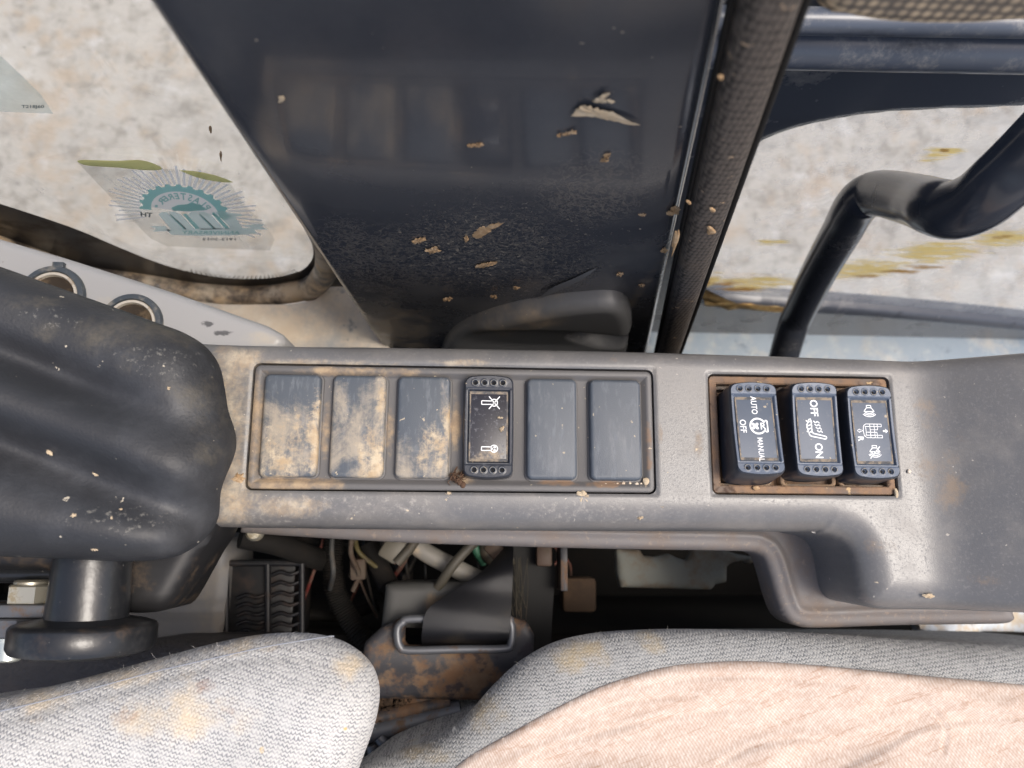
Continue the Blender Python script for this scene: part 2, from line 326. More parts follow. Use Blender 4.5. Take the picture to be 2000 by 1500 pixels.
M['silver'] = mk('silver_trim_plastic', (.36, .355, .35), .33, .5, grain=(1600, .2, .0002), layers=[
    dict(col=(.5, .43, .32), scale=40, blobs=[bl(205, 590, 70, 50, -.03), bl(500, 660, 120, 40, -.03)], gain=.5, lo=.4, hi=.75, amt=.7), dict(col=(.06, .06, .065), scale=260, st=(1, 1.4, 1), blobs=[bl(405, 632, 30, 12, -.03), bl(435, 650, 34, 14, -.03)], gain=.5, lo=.28, hi=.5, amt=.85), speck(.72, (.25, .22, .2), 300, .5)])
M['sock_ring'] = mk('socket_ring_plastic', (.05, .06, .07), .4, .5, layers=[dict(col=(.3, .27, .22), scale=160, lo=.5, hi=.7, amt=.6)])
M['sock_in'] = mk('socket_liner', (.55, .50, .42), .4, .5, .2, layers=[dict(col=(.2, .13, .07), scale=120, lo=.52, hi=.66, amt=.7)])
M['sock_hole'] = mk('socket_hole_shade_dust', (.035, .025, .017), .7, .3, layers=[dict(col=(.14, .10, .06), scale=120, lo=.48, hi=.65, amt=.8)])  # base darkened to paint the shade of a deep hole; dusty patches over it
M['tan'] = mk('dusty_shelf_paint', (.34, .34, .33), .6, .4, layers=[
    dict(col=(.66, .53, .38), col2=(.72, .62, .48), scale=22, detail=8, lo=.30, hi=.58, amt=.95), dict(col=(.14, .16, .18), scale=38, detail=4, lo=.60, hi=.68, amt=.7)])
M['wframe'] = mk('dusty_window_channel', (.07, .06, .055), .4, .5, layers=[dict(col=(.58, .43, .27), col2=(.62, .53, .41), scale=30, detail=7, lo=.40, hi=.60, amt=.9), dict(col=(.45, .5, .55), scale=45, lo=.60, hi=.7, amt=.5)])
M['frit'] = mk('black_frit', (.010, .010, .011), .3, .5, layers=[dict(col=(.07, .05, .035), scale=30, lo=.48, hi=.7, amt=.6)])
def knit(name, c1, c2, sc_, stains=(), st=(1, .62, 1), hazec=None):
    t = NT(name)
    w = t.node('ShaderNodeTexNoise'); t.L(t.pos, w.inputs['Vector']); w.inputs['Scale'].default_value = 120
    w.inputs['Scale'].default_value = 260
    wv = t.vm('ADD', t.pos, t.vm('MULTIPLY', t.vm('SUBTRACT', w.outputs['Color'], (.5, .5, .5)), (.0022, .0022, .0022)))
    vec = t.vm('MULTIPLY', wv, (st[0], st[1], 1))
    # rows of V stitches
    rv = t.node('ShaderNodeVectorRotate', rotation_type='Z_AXIS'); t.L(vec, rv.inputs['Vector']); rv.inputs['Angle'].default_value = R_(st[2] if st[2] != 1 else 0)
    sx = t.node('ShaderNodeSeparateXYZ'); t.L(rv.outputs[0], sx.inputs[0])
    tri = t.math('PINGPONG', t.math('MULTIPLY', sx.outputs[0], sc_), .5); vv_ = t.math('ADD', t.math('MULTIPLY', sx.outputs[1], sc_), t.math('MULTIPLY', tri, 1.1))
    loop = t.math('MULTIPLY', t.math('PINGPONG', vv_, .5), 2.0); colm = t.math('MULTIPLY', t.math('PINGPONG', t.math('MULTIPLY', sx.outputs[0], sc_), .5), 2.0)
    fine = t.noise(sc_*3, 3, .65); patch_ = t.noise(sc_*.45, 3, .6)
    hgt = t.math('ADD', t.math('MULTIPLY', loop, t.math('POWER', t.math('ADD', colm, .12), .35)), t.math('MULTIPLY', t.math('SUBTRACT', fine, .5), .55))
    f = t.math('MULTIPLY', t.maprange(hgt, .08, .55, 1.0, 0.0), t.maprange(patch_, .32, .62, .35, 1.0))
    big = t.maprange(t.noise(60, 5, .6), .35, .7)
    c = t.mix(f, t.mix(big, c1, tuple(x*.9 for x in c1)), c2)
    for sc2, lo, hi, amt, bls, gn in stains:
        n = t.noise(70, 7, .65)
        n = t.math('ADD', n, t.math('MULTIPLY', t.math('SUBTRACT', t.blobs(bls), 1.0), gn)); c = t.mix(t.maprange(n, lo, hi, 0, amt), c, sc2)
    t.L(c, t.b.inputs['Base Color']); t.b.inputs['Roughness'].default_value = 1; t.b.inputs['Specular IOR Level'].default_value = .1
    t.b.inputs['Sheen Weight'].default_value = .15
    t.L(t.bump(hgt, .45, .0008), t.b.inputs['Normal']); return t.m
M['armrest'] = knit('armrest_knit', (.55, .545, .53), (.215, .22, .23), 640, [
    ((.62, .50, .34), .30, .62, .75, [bl(60, 1350, 330, 60, .0), bl(250, 1300, 330, 50, .0), bl(480, 1250, 200, 34, .0), bl(690, 1290, 60, 60, 0), bl(330, 1400, 260, 90, .03)], .4),
    ((.27, .15, .10), .36, .66, .7, [bl(395, 1345, 45, 40, .03), bl(240, 1400, 70, 40, .03), bl(450, 1390, 30, 20, .03)], .6),
    ((.60, .40, .12), .36, .5, .8, [bl(512, 1465, 16, 20, .03), bl(668, 1433, 10, 10, .03)], .6)], (1, 1, 14))
M['seat'] = knit('seat_knit', (.39, .393, .385), (.13, .137, .145), 620, [
    ((.42, .335, .20), .30, .66, .7, [bl(1130, 1280, 120, 60, -.04), bl(1270, 1255, 60, 40, -.04), bl(960, 1400, 90, 70, -.04), bl(820, 1470, 140, 40, -.04)], .45)], (1, 1, -6))
def cloth_mat():
    t = NT('towel_cloth')
    v = t.scaled((1, 1, 1)); n = t.node('ShaderNodeTexWave', wave_type='BANDS', bands_direction='DIAGONAL'); t.L(t.pos, n.inputs['Vector'])
    n.inputs['Scale'].default_value = 420; n.inputs['Distortion'].default_value = 2.0; n.inputs['Detail'].default_value = 2; n.inputs['Detail Scale'].default_value = .12
    rot = t.node('ShaderNodeVectorRotate', rotation_type='Z_AXIS'); t.L(t.pos, rot.inputs['Vector']); rot.inputs['Angle'].default_value = R_(-18)
    stk = t.noise(38, 5, .62, t.vm('MULTIPLY', rot.outputs[0], (1, 2.6, 1)), .5)
    fine = t.noise(150, 4, .6, t.vm('MULTIPLY', rot.outputs[0], (1, 3, 1)))
    c = t.mix(t.maprange(stk, .3, .7), (.50, .405, .34), (.60, .525, .46))
    c = t.mix(t.maprange(fine, .42, .62, 0, .65), c, (.55, .475, .415))
    n3 = t.node('ShaderNodeTexWave', wave_type='BANDS', bands_direction='DIAGONAL'); t.L(t.scaled((-1, 1, 1)), n3.inputs['Vector']); n3.inputs['Scale'].default_value = 300; n3.inputs['Distortion'].default_value = 2.5
    slub = t.maprange(t.noise(130, 5, .72, t.vm('MULTIPLY', rot.outputs[0], (.28, 5, 1))), .53, .68)
    rot2 = t.node('ShaderNodeVectorRotate', rotation_type='Z_AXIS'); t.L(t.pos, rot2.inputs['Vector']); rot2.inputs['Angle'].default_value = R_(38)
    slub2 = t.maprange(t.noise(150, 5, .72, t.vm('MULTIPLY', rot2.outputs[0], (.28, 5, 1))), .57, .70)
    c = t.mix(t.math('MULTIPLY', slub, .62), c, (.34, .215, .145)); c = t.mix(t.math('MULTIPLY', slub2, .5), c, (.36, .235, .16)); c = t.mix(t.maprange(t.noise(420, 3, .7), .45, .62, 0, .45), c, (.74, .68, .62)); c = t.mix(t.math('MULTIPLY', n3.outputs[1], .26), c, (.38, .25, .18))
    c = t.mix(t.math('MULTIPLY', n.outputs[1], .40), c, (.36, .225, .16))
    t.L(c, t.b.inputs['Base Color']); t.b.inputs['Roughness'].default_value = 1; t.b.inputs['Specular IOR Level'].default_value = .1
    b = t.bump(n.outputs[1], .12, .0003); t.L(t.bump(stk, .12, .0012, b), t.b.inputs['Normal']); return t.m
M['towel'] = cloth_mat()
def ink(name, c):
    t = NT(name); t.n.remove(t.b); d = t.node('ShaderNodeBsdfDiffuse'); tl = t.node('ShaderNodeBsdfTranslucent'); d.inputs[0].default_value = tl.inputs[0].default_value = (*c, 1)
    m = t.node('ShaderNodeMixShader'); m.inputs[0].default_value = .6; t.L(d.outputs[0], m.inputs[1]); t.L(tl.outputs[0], m.inputs[2]); t.L(m.outputs[0], t.out.inputs[0]); return t.m
def web_mat():
    t = NT('belt_webbing'); n = t.node('ShaderNodeTexWave', bands_direction='X'); t.L(t.pos, n.inputs['Vector']); n.inputs['Scale'].default_value = 600; n.inputs['Distortion'].default_value = .3
    n2 = t.node('ShaderNodeTexWave', bands_direction='Y'); t.L(t.pos, n2.inputs['Vector']); n2.inputs['Scale'].default_value = 800
    c = t.mix(t.maprange(t.noise(60, 5), .5, .75, 0, .5), (.006, .0062, .008), (.03, .026, .02))
    t.L(c, t.b.inputs['Base Color']); t.b.inputs['Roughness'].default_value = .45
    t.L(t.bump(t.math('ADD', n.outputs[1], n2.outputs[1]), .25, .0003), t.b.inputs['Normal']); return t.m
M['web'] = web_mat()
def strip_mat():
    t = NT('woven_trim_rubber'); a = t.vor(560, 'F1', t.scaled((1, 1, .55)), .25)
    c = t.mix(t.maprange(a, .35, .75), (.105, .088, .075), (.020, .018, .017))
    c = t.mix(t.maprange(t.noise(30, 6), .50, .75, 0, .45), c, (.17, .125, .085)); c = t.mix(t.maprange(t.noise(160, 3), .68, .71, 0, .9), c, (.45, .32, .2))
    t.L(c, t.b.inputs['Base Color']); t.b.inputs['Roughness'].default_value = .6; t.L(t.bump(t.math('SUBTRACT', 1.0, a), .6, .0006), t.b.inputs['Normal']); return t.m
M['strip'] = strip_mat()
def pouch_mat():
    t = NT('mesh_lining'); a = t.vor(330, 'F1', t.scaled((1, 1, 1)), .1)
    c = t.mix(t.maprange(a, .35, .7), (.62, .49, .33), (.13, .11, .09)); c = t.mix(t.maprange(t.noise(30, 5), .45, .7, 0, .5), c, (.05, .05, .055))
    t.L(c, t.b.inputs['Base Color']); t.b.inputs['Roughness'].default_value = .8; t.L(t.bump(t.math('SUBTRACT', 1.0, a), .5, .0008), t.b.inputs['Normal']); return t.m
M['pouch'] = pouch_mat()
def glass_mat(name, tint, dust, layers):
    t = NT(name); t.n.remove(t.b)
    tr = t.node('ShaderNodeBsdfTransparent'); tr.inputs[0].default_value = (*tint, 1)
    gl = t.node('ShaderNodeBsdfGlossy'); gl.inputs['Roughness'].default_value = .03
    lw_ = t.node('ShaderNodeLayerWeight'); frs = t.math('ADD', t.math('MULTIPLY', t.math('POWER', lw_.outputs['Facing'], 5.0), .9), .04)
    m1 = t.node('ShaderNodeMixShader'); t.L(frs, m1.inputs[0]); t.L(tr.outputs[0], m1.inputs[1]); t.L(gl.outputs[0], m1.inputs[2])
    cov = t.maprange(t.noise(26, 9, .72), .35, .75, dust[1], dust[2]); c = col(dust[0])
    for l in layers:
        vec = t.scaled(l['st']) if 'st' in l else None
        n = t.noise(l['scale'], 7, .68, vec)
        if 'blobs' in l: n = t.math('ADD', n, t.math('MULTIPLY', t.math('SUBTRACT', t.blobs(l['blobs']), 1.0), l['gain']))
        k = t.maprange(n, l['lo'], l['hi'], 0, l['amt']); cov = t.math('MAXIMUM', cov, k); c = t.mix(t.maprange(n, l['lo'], l['hi']), c, l['col'])
    df = t.node('ShaderNodeBsdfDiffuse'); t.inp(df.inputs[0], c); tl = t.node('ShaderNodeBsdfTranslucent'); t.inp(tl.inputs[0], c)
    md = t.node('ShaderNodeMixShader'); md.inputs[0].default_value = .5; t.L(df.outputs[0], md.inputs[1]); t.L(tl.outputs[0], md.inputs[2])
    m2 = t.node('ShaderNodeMixShader'); t.L(cov, m2.inputs[0]); t.L(m1.outputs[0], m2.inputs[1]); t.L(md.outputs[0], m2.inputs[2])
    t.L(m2.outputs[0], t.out.inputs[0]); return t.m
YL, YR = .165, .205
M['glass_l'] = glass_mat('dusty_glass', (.97, .98, .97), ((.72, .67, .57), .14, .36), [
    dict(scale=220, lo=.66, hi=.70, amt=.8, col=(.25, .16, .08), blobs=[blw(300, 205, 40, 60, YL), blw(340, 230, 60, 40, YL), blw(305, 150, 20, 20, YL)], gain=.25),
    dict(scale=160, st=(1, 1, 1), lo=.69, hi=.74, amt=.4, col=(.75, .72, .65)), dict(scale=30, st=(1.6, 1, .3), lo=.45, hi=.75, amt=.45, col=(.66, .64, .57)), dict(scale=900, st=(.05, 1, .6), lo=.66, hi=.72, amt=.35, col=(.8, .8, .76)), dict(scale=120, lo=.62, hi=.70, amt=.4, col=(.36, .32, .25))])
M['glass_r'] = glass_mat('muddy_glass', (.97, .98, .98), ((.88, .89, .89), .16, .46), [
    dict(scale=130, st=(.24, 1, 1.5), lo=.25, hi=.50, amt=.95, col=(1.0, .78, .30), blobs=[blw(1690, 548, 190, 44, YR), blw(1830, 518, 190, 52, YR), blw(1970, 490, 150, 40, YR), blw(1840, 333, 80, 34, YR), blw(1480, 574, 170, 30, YR), blw(1390, 570, 40, 34, YR), blw(1505, 497, 70, 14, YR)], gain=.40),
    dict(scale=220, st=(.28, 1, 1.6), lo=.30, hi=.46, amt=.97, col=(.50, .27, .06), blobs=[blw(1690, 562, 60, 10, YR), blw(1810, 545, 90, 9, YR), blw(1960, 488, 50, 12, YR), blw(1850, 325, 30, 9, YR), blw(1420, 575, 70, 9, YR), blw(1378, 575, 20, 26, YR), blw(1450, 586, 110, 10, YR), blw(1760, 553, 120, 9, YR)], gain=.5),
    dict(scale=190, st=(.4, 1, 1), lo=.68, hi=.73, amt=.6, col=(.88, .87, .84)), dict(scale=800, st=(.06, 1, .5), lo=.65, hi=.71, amt=.4, col=(.86, .86, .84)), dict(scale=70, lo=.60, hi=.72, amt=.3, col=(.45, .43, .38))])
M['ground'] = mk('gravel_ground', (.385, .368, .335), .95, .1, layers=[
    dict(col=(.21, .195, .17), scale=17, detail=12, nr=.8, lo=.47, hi=.62, amt=.85), dict(col=(.37, .30, .225), scale=7, detail=9, nr=.75, lo=.50, hi=.64, amt=.7),
    dict(col=(.50, .495, .48), scale=16, detail=8, nr=.7, lo=.52, hi=.70, amt=.8), dict(col=(.15, .135, .12), scale=32, detail=6, lo=.61, hi=.7, amt=.8)])
M['ground2'] = None
M['floor'] = mk('cab_floor', (.007, .0065, .006), .9, .15, layers=[dict(col=(.012, .009, .007), scale=30, lo=.5, hi=.7, amt=.6)])  # near-black base stands in for the shade under the console
M['leather'] = mk('textured_mat', (.05, .046, .046), .55, .4, bumps=[(350, .7, .0012)], layers=[dict(col=(.10, .085, .075), scale=40, lo=.5, hi=.7, amt=.4)])
M['greypanel'] = mk('grey_side_plastic', (.125, .125, .128), .5, .4, layers=[dict(col=(.24, .20, .15), scale=30, lo=.42, hi=.7, amt=.55)])
M['vent'] = mk('vent_plastic', (.008, .008, .009), .5, .35, layers=[dict(col=(.045, .028, .02), scale=60, lo=.48, hi=.68, amt=.6)])  # colours darkened in place of the shade in the gap
M['rust'] = mk('rusty_steel', (.03, .03, .034), .5, .5, .2, layers=[
    dict(col=(.13, .068, .033), col2=(.17, .11, .065), scale=38, detail=7, lo=.46, hi=.58, amt=.9), dict(col=(.03, .025, .03), scale=60, detail=4, lo=.58, hi=.66, amt=.8)])
M['plate'] = mk('dusty_grey_plate', (.05, .05, .048), .6, .4, layers=[dict(col=(.20, .145, .09), scale=60, st=(1.5, .5, 1), blobs=[bl(850, 1185, 60, 50, -.09)], gain=.4, lo=.30, hi=.58, amt=.85)])
M['loop'] = mk('loop_steel', (.10, .105, .115), .42, .5, .4, layers=[dict(col=(.1, .06, .035), scale=90, lo=.56, hi=.7, amt=.7)])
M['wire'] = mk('dusty_wire', (.045, .04, .03), .6, .4, layers=[dict(col=(.11, .08, .05), scale=50, lo=.5, hi=.7, amt=.6)])
M['green'] = mk('green_wire', (.03, .10, .06), .5, .4)
M['conn'] = mk('pale_connector', (.09, .08, .06), .5, .4, layers=[dict(col=(.35, .09, .06), scale=60, lo=.53, hi=.58, amt=.9)])
M['whitehose'] = mk('white_tube', (.17, .16, .14), .5, .4, layers=[dict(col=(.4, .31, .2), scale=45, lo=.48, hi=.68, amt=.7)])
M['hose'] = mk('corrugated_hose_plastic', (.009, .008, .007), .8, .2, layers=[dict(col=(.028, .021, .016), scale=40, lo=.48, hi=.7, amt=.6)])  # hose colour lowered to carry the gap's missing light
M['pale'] = mk('pale_board', (.21, .215, .19), .7, .3, layers=[dict(col=(.19, .135, .085), scale=30, detail=8, lo=.44, hi=.6, amt=.85), dict(col=(.12, .11, .1), scale=55, lo=.6, hi=.7, amt=.5)])
M['tanblock'] = mk('dusty_block', (.04, .026, .017), .8, .2, layers=[dict(col=(.08, .05, .03), scale=40, lo=.45, hi=.65, amt=.7)])
M['rag'] = mk('mottled_sheet', (.60, .65, .70), .7, .3, layers=[dict(col=(.56, .45, .3), scale=45, detail=7, lo=.48, hi=.62, amt=.8), dict(col=(.22, .25, .28), scale=70, lo=.58, hi=.68, amt=.7)])
M['film'] = glass_mat('clear_film', (.93, .94, .93), ((.62, .61, .59), .16, .26), [])
M['film_pale'] = glass_mat('pale_film', (.90, .95, .92), ((.74, .78, .74), .35, .5), [])
M['teal'] = ink('teal_ink', (.36, .64, .63)); M['mint'] = ink('pale_mint_ink', (.80, .92, .90)); M['white_ink'] = ink('white_ink', (.92, .92, .91)); M['dark_ink'] = ink('dark_ink', (.10, .13, .14))
M['peel'] = ink('peeled_backing', (.56, .55, .25))
M['fuzz'] = mk('wool_fuzz', (.55, .54, .52), 1, .1)
M['thread'] = mk('blue_thread', (.26, .28, .32), .9, .1)
M['pebble'] = mk('pebble_stone', (.50, .40, .30), .9, .2, var=(200, (.62, .55, .46), .4, .6), grain=(700, .6, .0005))
M['twig'] = mk('dead_insect', (.085, .05, .032), .8, .2)
# ------------------------------------------------------------------ the setting
V, F = [(-14, -14, -1.35), (14, -14, -1.35), (14, 14, -1.35), (-14, 14, -1.35)], [(0, 1, 2, 3)]
tag(obj('ground', V, F, M['ground'], smooth=0), 'pale gravelly ground outside the cab windows', kind='structure')
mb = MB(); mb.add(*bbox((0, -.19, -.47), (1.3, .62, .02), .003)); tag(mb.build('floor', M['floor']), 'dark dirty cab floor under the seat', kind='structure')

# ------------------------------------------------------------------ console
console = thing('side_console', 'grey plastic side console carrying rocker switches in two recessed panels', 'control console', (0.03, .04, -.05))
ZS = -.048
yb = U(1000, 684, -.004)[1]
deck_px_front = [(2120, 1186), (1900, 1189), (1760, 1190), (1705, 1187), (1678, 1172), (1666, 1140), (1659, 1100), (1648, 1068), (1628, 1050), (1590, 1041), (1540, 1038), (1000, 1036), (700, 1033), (470, 1030), (370, 1028)]
fr = crom(U2(deck_px_front, -.012), 5)
bk = U2([(370, 670), (430, 674), (600, 678), (900, 681), (1200, 687), (1500, 696), (1740, 705)], -.006)
xr = fr[0][0]
deck_poly = np.vstack([fr, bk, [[.2, bk[-1][1]-.0004], [xr, bk[-1][1]-.001]]])
HA = (-.0961, .0786, .0170, .0718); HB = (.1030, .1857, .0172, .0704)       # the two openings: x0 x1 y0 y1
def rrp(b, r, g=0.0):
    w, h = b[1]-b[0]-2*g, b[3]-b[2]-2*g; return np.array(rrect(w, h, r, 5))+[(b[0]+b[1])/2, (b[2]+b[3])/2]
holeA, holeB = rrp(HA, .003), rrp(HB, .0025)
def ramp(x):
    t = np.clip(x-.190, 0, None); return np.where(t < .022, .5*.62/.022*t*t, .5*.62*.022+.62*(t-.022))
def deck_h(x, y, d):
    dk, _ = sdp(np.column_stack([x, y]), deck_poly); dk = np.maximum(dk, 0)
    wy = sstep(.045, .06, y); Rr = .0150*(1-wy)+.0075*wy; Rz = .013*(1-wy)+.006*wy
    t = np.clip((Rr-dk)/Rr, 0, 1); z = -Rz*(1-np.sqrt(np.clip(1-t**2.2, 0, 1)))
    for b in (HA, HB):       # softly eased lip round each opening
        dx = np.maximum(np.maximum(b[0]-x, x-b[1]), 0); dy = np.maximum(np.maximum(b[2]-y, y-b[3]), 0); q = np.hypot(dx, dy)
        z = z-.0006*np.clip(1-q/.0015, 0, 1)**2
    return z+ramp(x)
V, F = sdf_plate(deck_poly, .0007, deck_h, [holeA, holeB], wall=.036)
obj('deck', V, F, M['deck'], console, 48)
# lower shell: the flange under the deck
low_px = [(1975, 1197), (1978, 1208), (1965, 1217), (1900, 1219), (1750, 1221), (1600, 1226), (1555, 1222), (1530, 1205), (1514, 1170), (1500, 1120), (1490, 1092), (1478, 1081), (1440, 1076), (1200, 1072), (1000, 1067), (800, 1060), (600, 1049), (470, 1040)]
lf = crom(U2(low_px, ZS-.004), 4); lowp = np.vstack([lf, [[lf[-1][0], .06], [lf[0][0]+.001, .06]]])
def low_h(x, y, d):
    t = np.clip((.0045-d)/.0045, 0, 1); return ZS-.004*(1-np.sqrt(np.clip(1-t*t, 0, 1)))+.0015*np.exp(-((d-.0075)/.0018)**2)
V, F = sdf_plate(lowp, .0011, low_h, wall=.016)
obj('lower_shell', V, F, M['shell'], console, 50)
# bezels
w, h = HA[1]-HA[0]-.0013, HA[3]-HA[2]-.0013; cA = ((HA[0]+HA[1])/2, (HA[2]+HA[3])/2)
V, F = rr_loft(cA[0], cA[1], w, h, .0026, [(0, -.012), (0, -.0016), (.0002, -.0011), (.0006, -.0008), (.0022, -.0008), (.0030, -.0012), (.0042, -.0030), (.0050, -.0034)], 5)
bezA = obj('switch_bezel', V, F, M['bezel'], console, 40); bezA['label'] = 'long bezel with five blank covers and one dark rocker'
w, h = HB[1]-HB[0]-.0012, HB[3]-HB[2]-.0012; cB = ((HB[0]+HB[1])/2, (HB[2]+HB[3])/2)
V, F = rr_loft(cB[0], cB[1], w, h, .002, [(0, -.014), (0, -.0022), (.0004, -.0016), (.0030, -.0016), (.0036, -.0022), (.0038, -.009)], 5)
bezB = obj('switch_bezel', V, F, M['bezel_brown'], console, 40); bezB['label'] = 'brown-stained bezel around three raised rockers'
# blank covers (world x range measured at the top face)
for (u0, u1) in ((510, 622), (646, 751), (774, 878), (1029, 1127), (1152.5, 1253)):
    x0, x1 = U(u0, 838, .0005)[0], U(u1, 838, .0005)[0]; y0, y1 = U(1080, 937, .0005)[1], U(1080, 739, .0005)[1]
    r = [(0, -.004), (0, -.0008), (.0003, .0001), (.0008, .0006), (.0016, .0008)]
    V, F = rr_loft((x0+x1)/2, (y0+y1)/2, x1-x0, y1-y0, .0026, r, 6); obj('blank_cover', V, F, M['blank'], console, 60)
    V, F = rr_loft((x0+x1)/2, (y0+y1)/2, x1-x0+.0018, y1-y0+.0018, .0034, [(0, -.0033), (.0002, -.0026), (.0008, -.0024), (.0014, -.0026)], 6, cap=False); obj('cover_rim', V, F, M['bezel'], console, 60)
# rockers
def rocker(cx, cy, cz, w, l, depth, tilt, facemat, legend, label, bow=.0):
    Rm = np.array(Matrix.Rotation(R_(tilt), 3, 'X'))
    def xf(V): return np.asarray(V)@Rm.T+np.array([cx, cy, cz])
    n = 7
    hw, hl = w/2, l/2
    # outline: gently bowed sides, arched ends
    def outline(ins):
        a = hw-ins; b = hl-ins; r = .0022; o = []
        for sx, sy, a0 in ((1, 1, 0), (-1, 1, 90), (-1, -1, 180), (1, -1, 270)):
            for k in range(n+1):
                t = R_(a0+90*k/n); o.append([sx*(a-r)+r*math.cos(t), sy*(b-r-.0012)+r*math.sin(t)])
        # subdivide long sides
        out = []
        for i in range(len(o)):
            p, q = np.array(o[i]), np.array(o[(i+1) % len(o)]); m = 10 if np.hypot(*(q-p)) > .005 else 1
            for k in range(m): out.append(p+(q-p)*k/m)
        out = np.array(out); out[:, 1] += np.sign(out[:, 1])*.0012*(1-(out[:, 0]/a)**2)*(np.abs(out[:, 1]) > b-.006); out[:, 0] *= 1+bow*(1-(out[:, 1]/b)**2)
        return out
    def crown(y): return .0011*(np.abs(y)/hl)**2
    rings = [(-.0006, -depth), (-.0002, -.003), (0, -.0014), (.0002, -.0004), (.0006, 0)]
    V = []; m = len(outline(0))
    for ins, z in rings:
        o = outline(ins); V += [(x, y, z+(crown(y) if z > -.004 else 0)) for x, y in o]
    F = [(i*m+k, i*m+(k+1) % m, (i+1)*m+(k+1) % m, (i+1)*m+k) for i in range(len(rings)-1) for k in range(m)]
    root = obj('rocker_switch', xf(np.array(V)), F, M['rocker'], console, 50); root['label'] = label
    # top skin with face recess and finger dimples
    fw, fl = w-.0032, l*.70
    def hf(x, y, d):
        z = crown(y); q = np.maximum(np.abs(x)-fw/2, np.abs(y)-fl/2)
        z = z-.0013*sstep(.0003, -.0003, q)
        for sy in (-1, 1):
            for k in range(4):
                px, py = (k-1.5)*w*.19, sy*(fl/2+(hl-fl/2)*.47); rr = np.hypot(x-px, y-py)
                z = z-.0010*np.sqrt(np.clip(1-(rr/.00105)**2, 0, 1))+.00022*np.exp(-((rr-.00125)/.0003)**2)
            z = z-.0003*np.exp(-((y-sy*(fl/2+.0006))/.0003)**2)
        return z
    V, F = sdf_plate(outline(.0006), .00026, hf, wall=0, mapf=xf); obj('top_skin', V, F, M['rocker'] if facemat is M['face_dark'] else M['rocker_top'], root, 60)
    V, F = rr_loft(0, 0, fw-.0007, fl-.0007, .0007, [(0, -.0009), (.0001, -.0006), (.0004, -.0005)], 3, xf=xf); obj('face_plate', V, F, facemat, root, 50)
    mb = MB()
    for k in range(2):   # dust settled in the groove round the face
        s = 1 if k else -1
        mb.add(*rr_loft(0, s*(fl/2-.0011), fw-.0012, .0012, .0003, [(0, -.00049), (.0001, -.00044)], 2, xf=xf)); mb.add(*rr_loft(s*(fw/2-.0008), 0, .0006, fl-.003, .0002, [(0, -.00049), (.0001, -.00044)], 2, xf=xf))
    mb.build('groove_dust', M['edge_dust'], root, 0)
    for sy in (-1, 1):
        for k in range(4):
            px, py = (k-1.5)*w*.19, sy*(fl/2+(hl-fl/2)*.47); zc = crown(py)
            ringp = [(px+.0013*math.cos(a), py+.0013*math.sin(a), zc+.00012) for a in np.linspace(0, 2*math.pi, 17)]
            V, F = tube(xf(np.array(ringp)), .00022, 6, False); obj('dimple_rim', V, F, M['ring'], root, 60)
            dp = [(px+.0009*math.cos(a), py+.0009*math.sin(a), zc-.0008) for a in np.linspace(0, 2*math.pi, 12, endpoint=False)]
            obj('dimple', xf(np.array(dp)), [tuple(range(12))], M['pit'], root, 0)
    for item in legend:
        nm, (P2, Fc) = item[0], item[1]; V3 = np.column_stack([np.asarray(P2), np.full(len(P2), -.00040)]); obj(nm, xf(V3), Fc, M['print'], root, 0)
    return root
def rt(s, h, cx, cy, bold=.012, wd=1.0):          # word reading downwards (turned a quarter clockwise)
    V, F = text2d(s, h, bold, wd); V = np.column_stack([V[:, 1], -V[:, 0]])+[cx, cy]; return V*1.0, F
def join(*parts):
    V = []; F = []; n = 0
    for v, f in parts: V.append(np.asarray(v)); F += [tuple(i+n for i in q) for q in f]; n += len(v)
    return np.vstack(V), F
def disc(cx, cy, r, n=14): return np.array([(cx+r*math.cos(2*math.pi*k/n), cy+r*math.sin(2*math.pi*k/n)) for k in range(n)]), [tuple(range(n))]
mm = .001
# dark rocker in the long bezel: two lever symbols
def knobsym(cx, cy, cross):
    s = mm*1.3
    p = [ribbon(np.array(arc(cx+1.9*s, cy, 1.15*s, 1.15*s, -160, 160, 22)), .32*s), segs([[(cx+.9*s, cy+.55*s), (cx-.3*s, cy+.6*s), (cx-2.2*s, cy+.6*s), (cx-2.2*s, cy-.6*s), (cx-.3*s, cy-.6*s), (cx+.9*s, cy-.55*s)]], .30*s)]
    if cross: p.append(segs([[(cx+.2*s, cy+2.1*s), (cx+3.8*s, cy-2.1*s)], [(cx+.2*s, cy-2.1*s), (cx+3.8*s, cy+2.1*s)]], .32*s)); p.append(disc(cx+1.95*s, cy, .42*s))
    else: p += [disc(cx+2.1*s, cy+.5*s, .38*s), disc(cx+2.1*s, cy-.5*s, .38*s), disc(cx+1.2*s, cy, .36*s)]
    return join(*p)
c4 = U(954, 833, .002)
rocker(c4[0], c4[1], .0032, .0207, .0445, .008, 1.5, M['face_dark'], [('legend', knobsym(-.2*mm, 10.2*mm, True)), ('legend', knobsym(.0*mm, -9.6*mm, False))], 'dark rocker showing a crossed-out knob and a plain knob', .03)
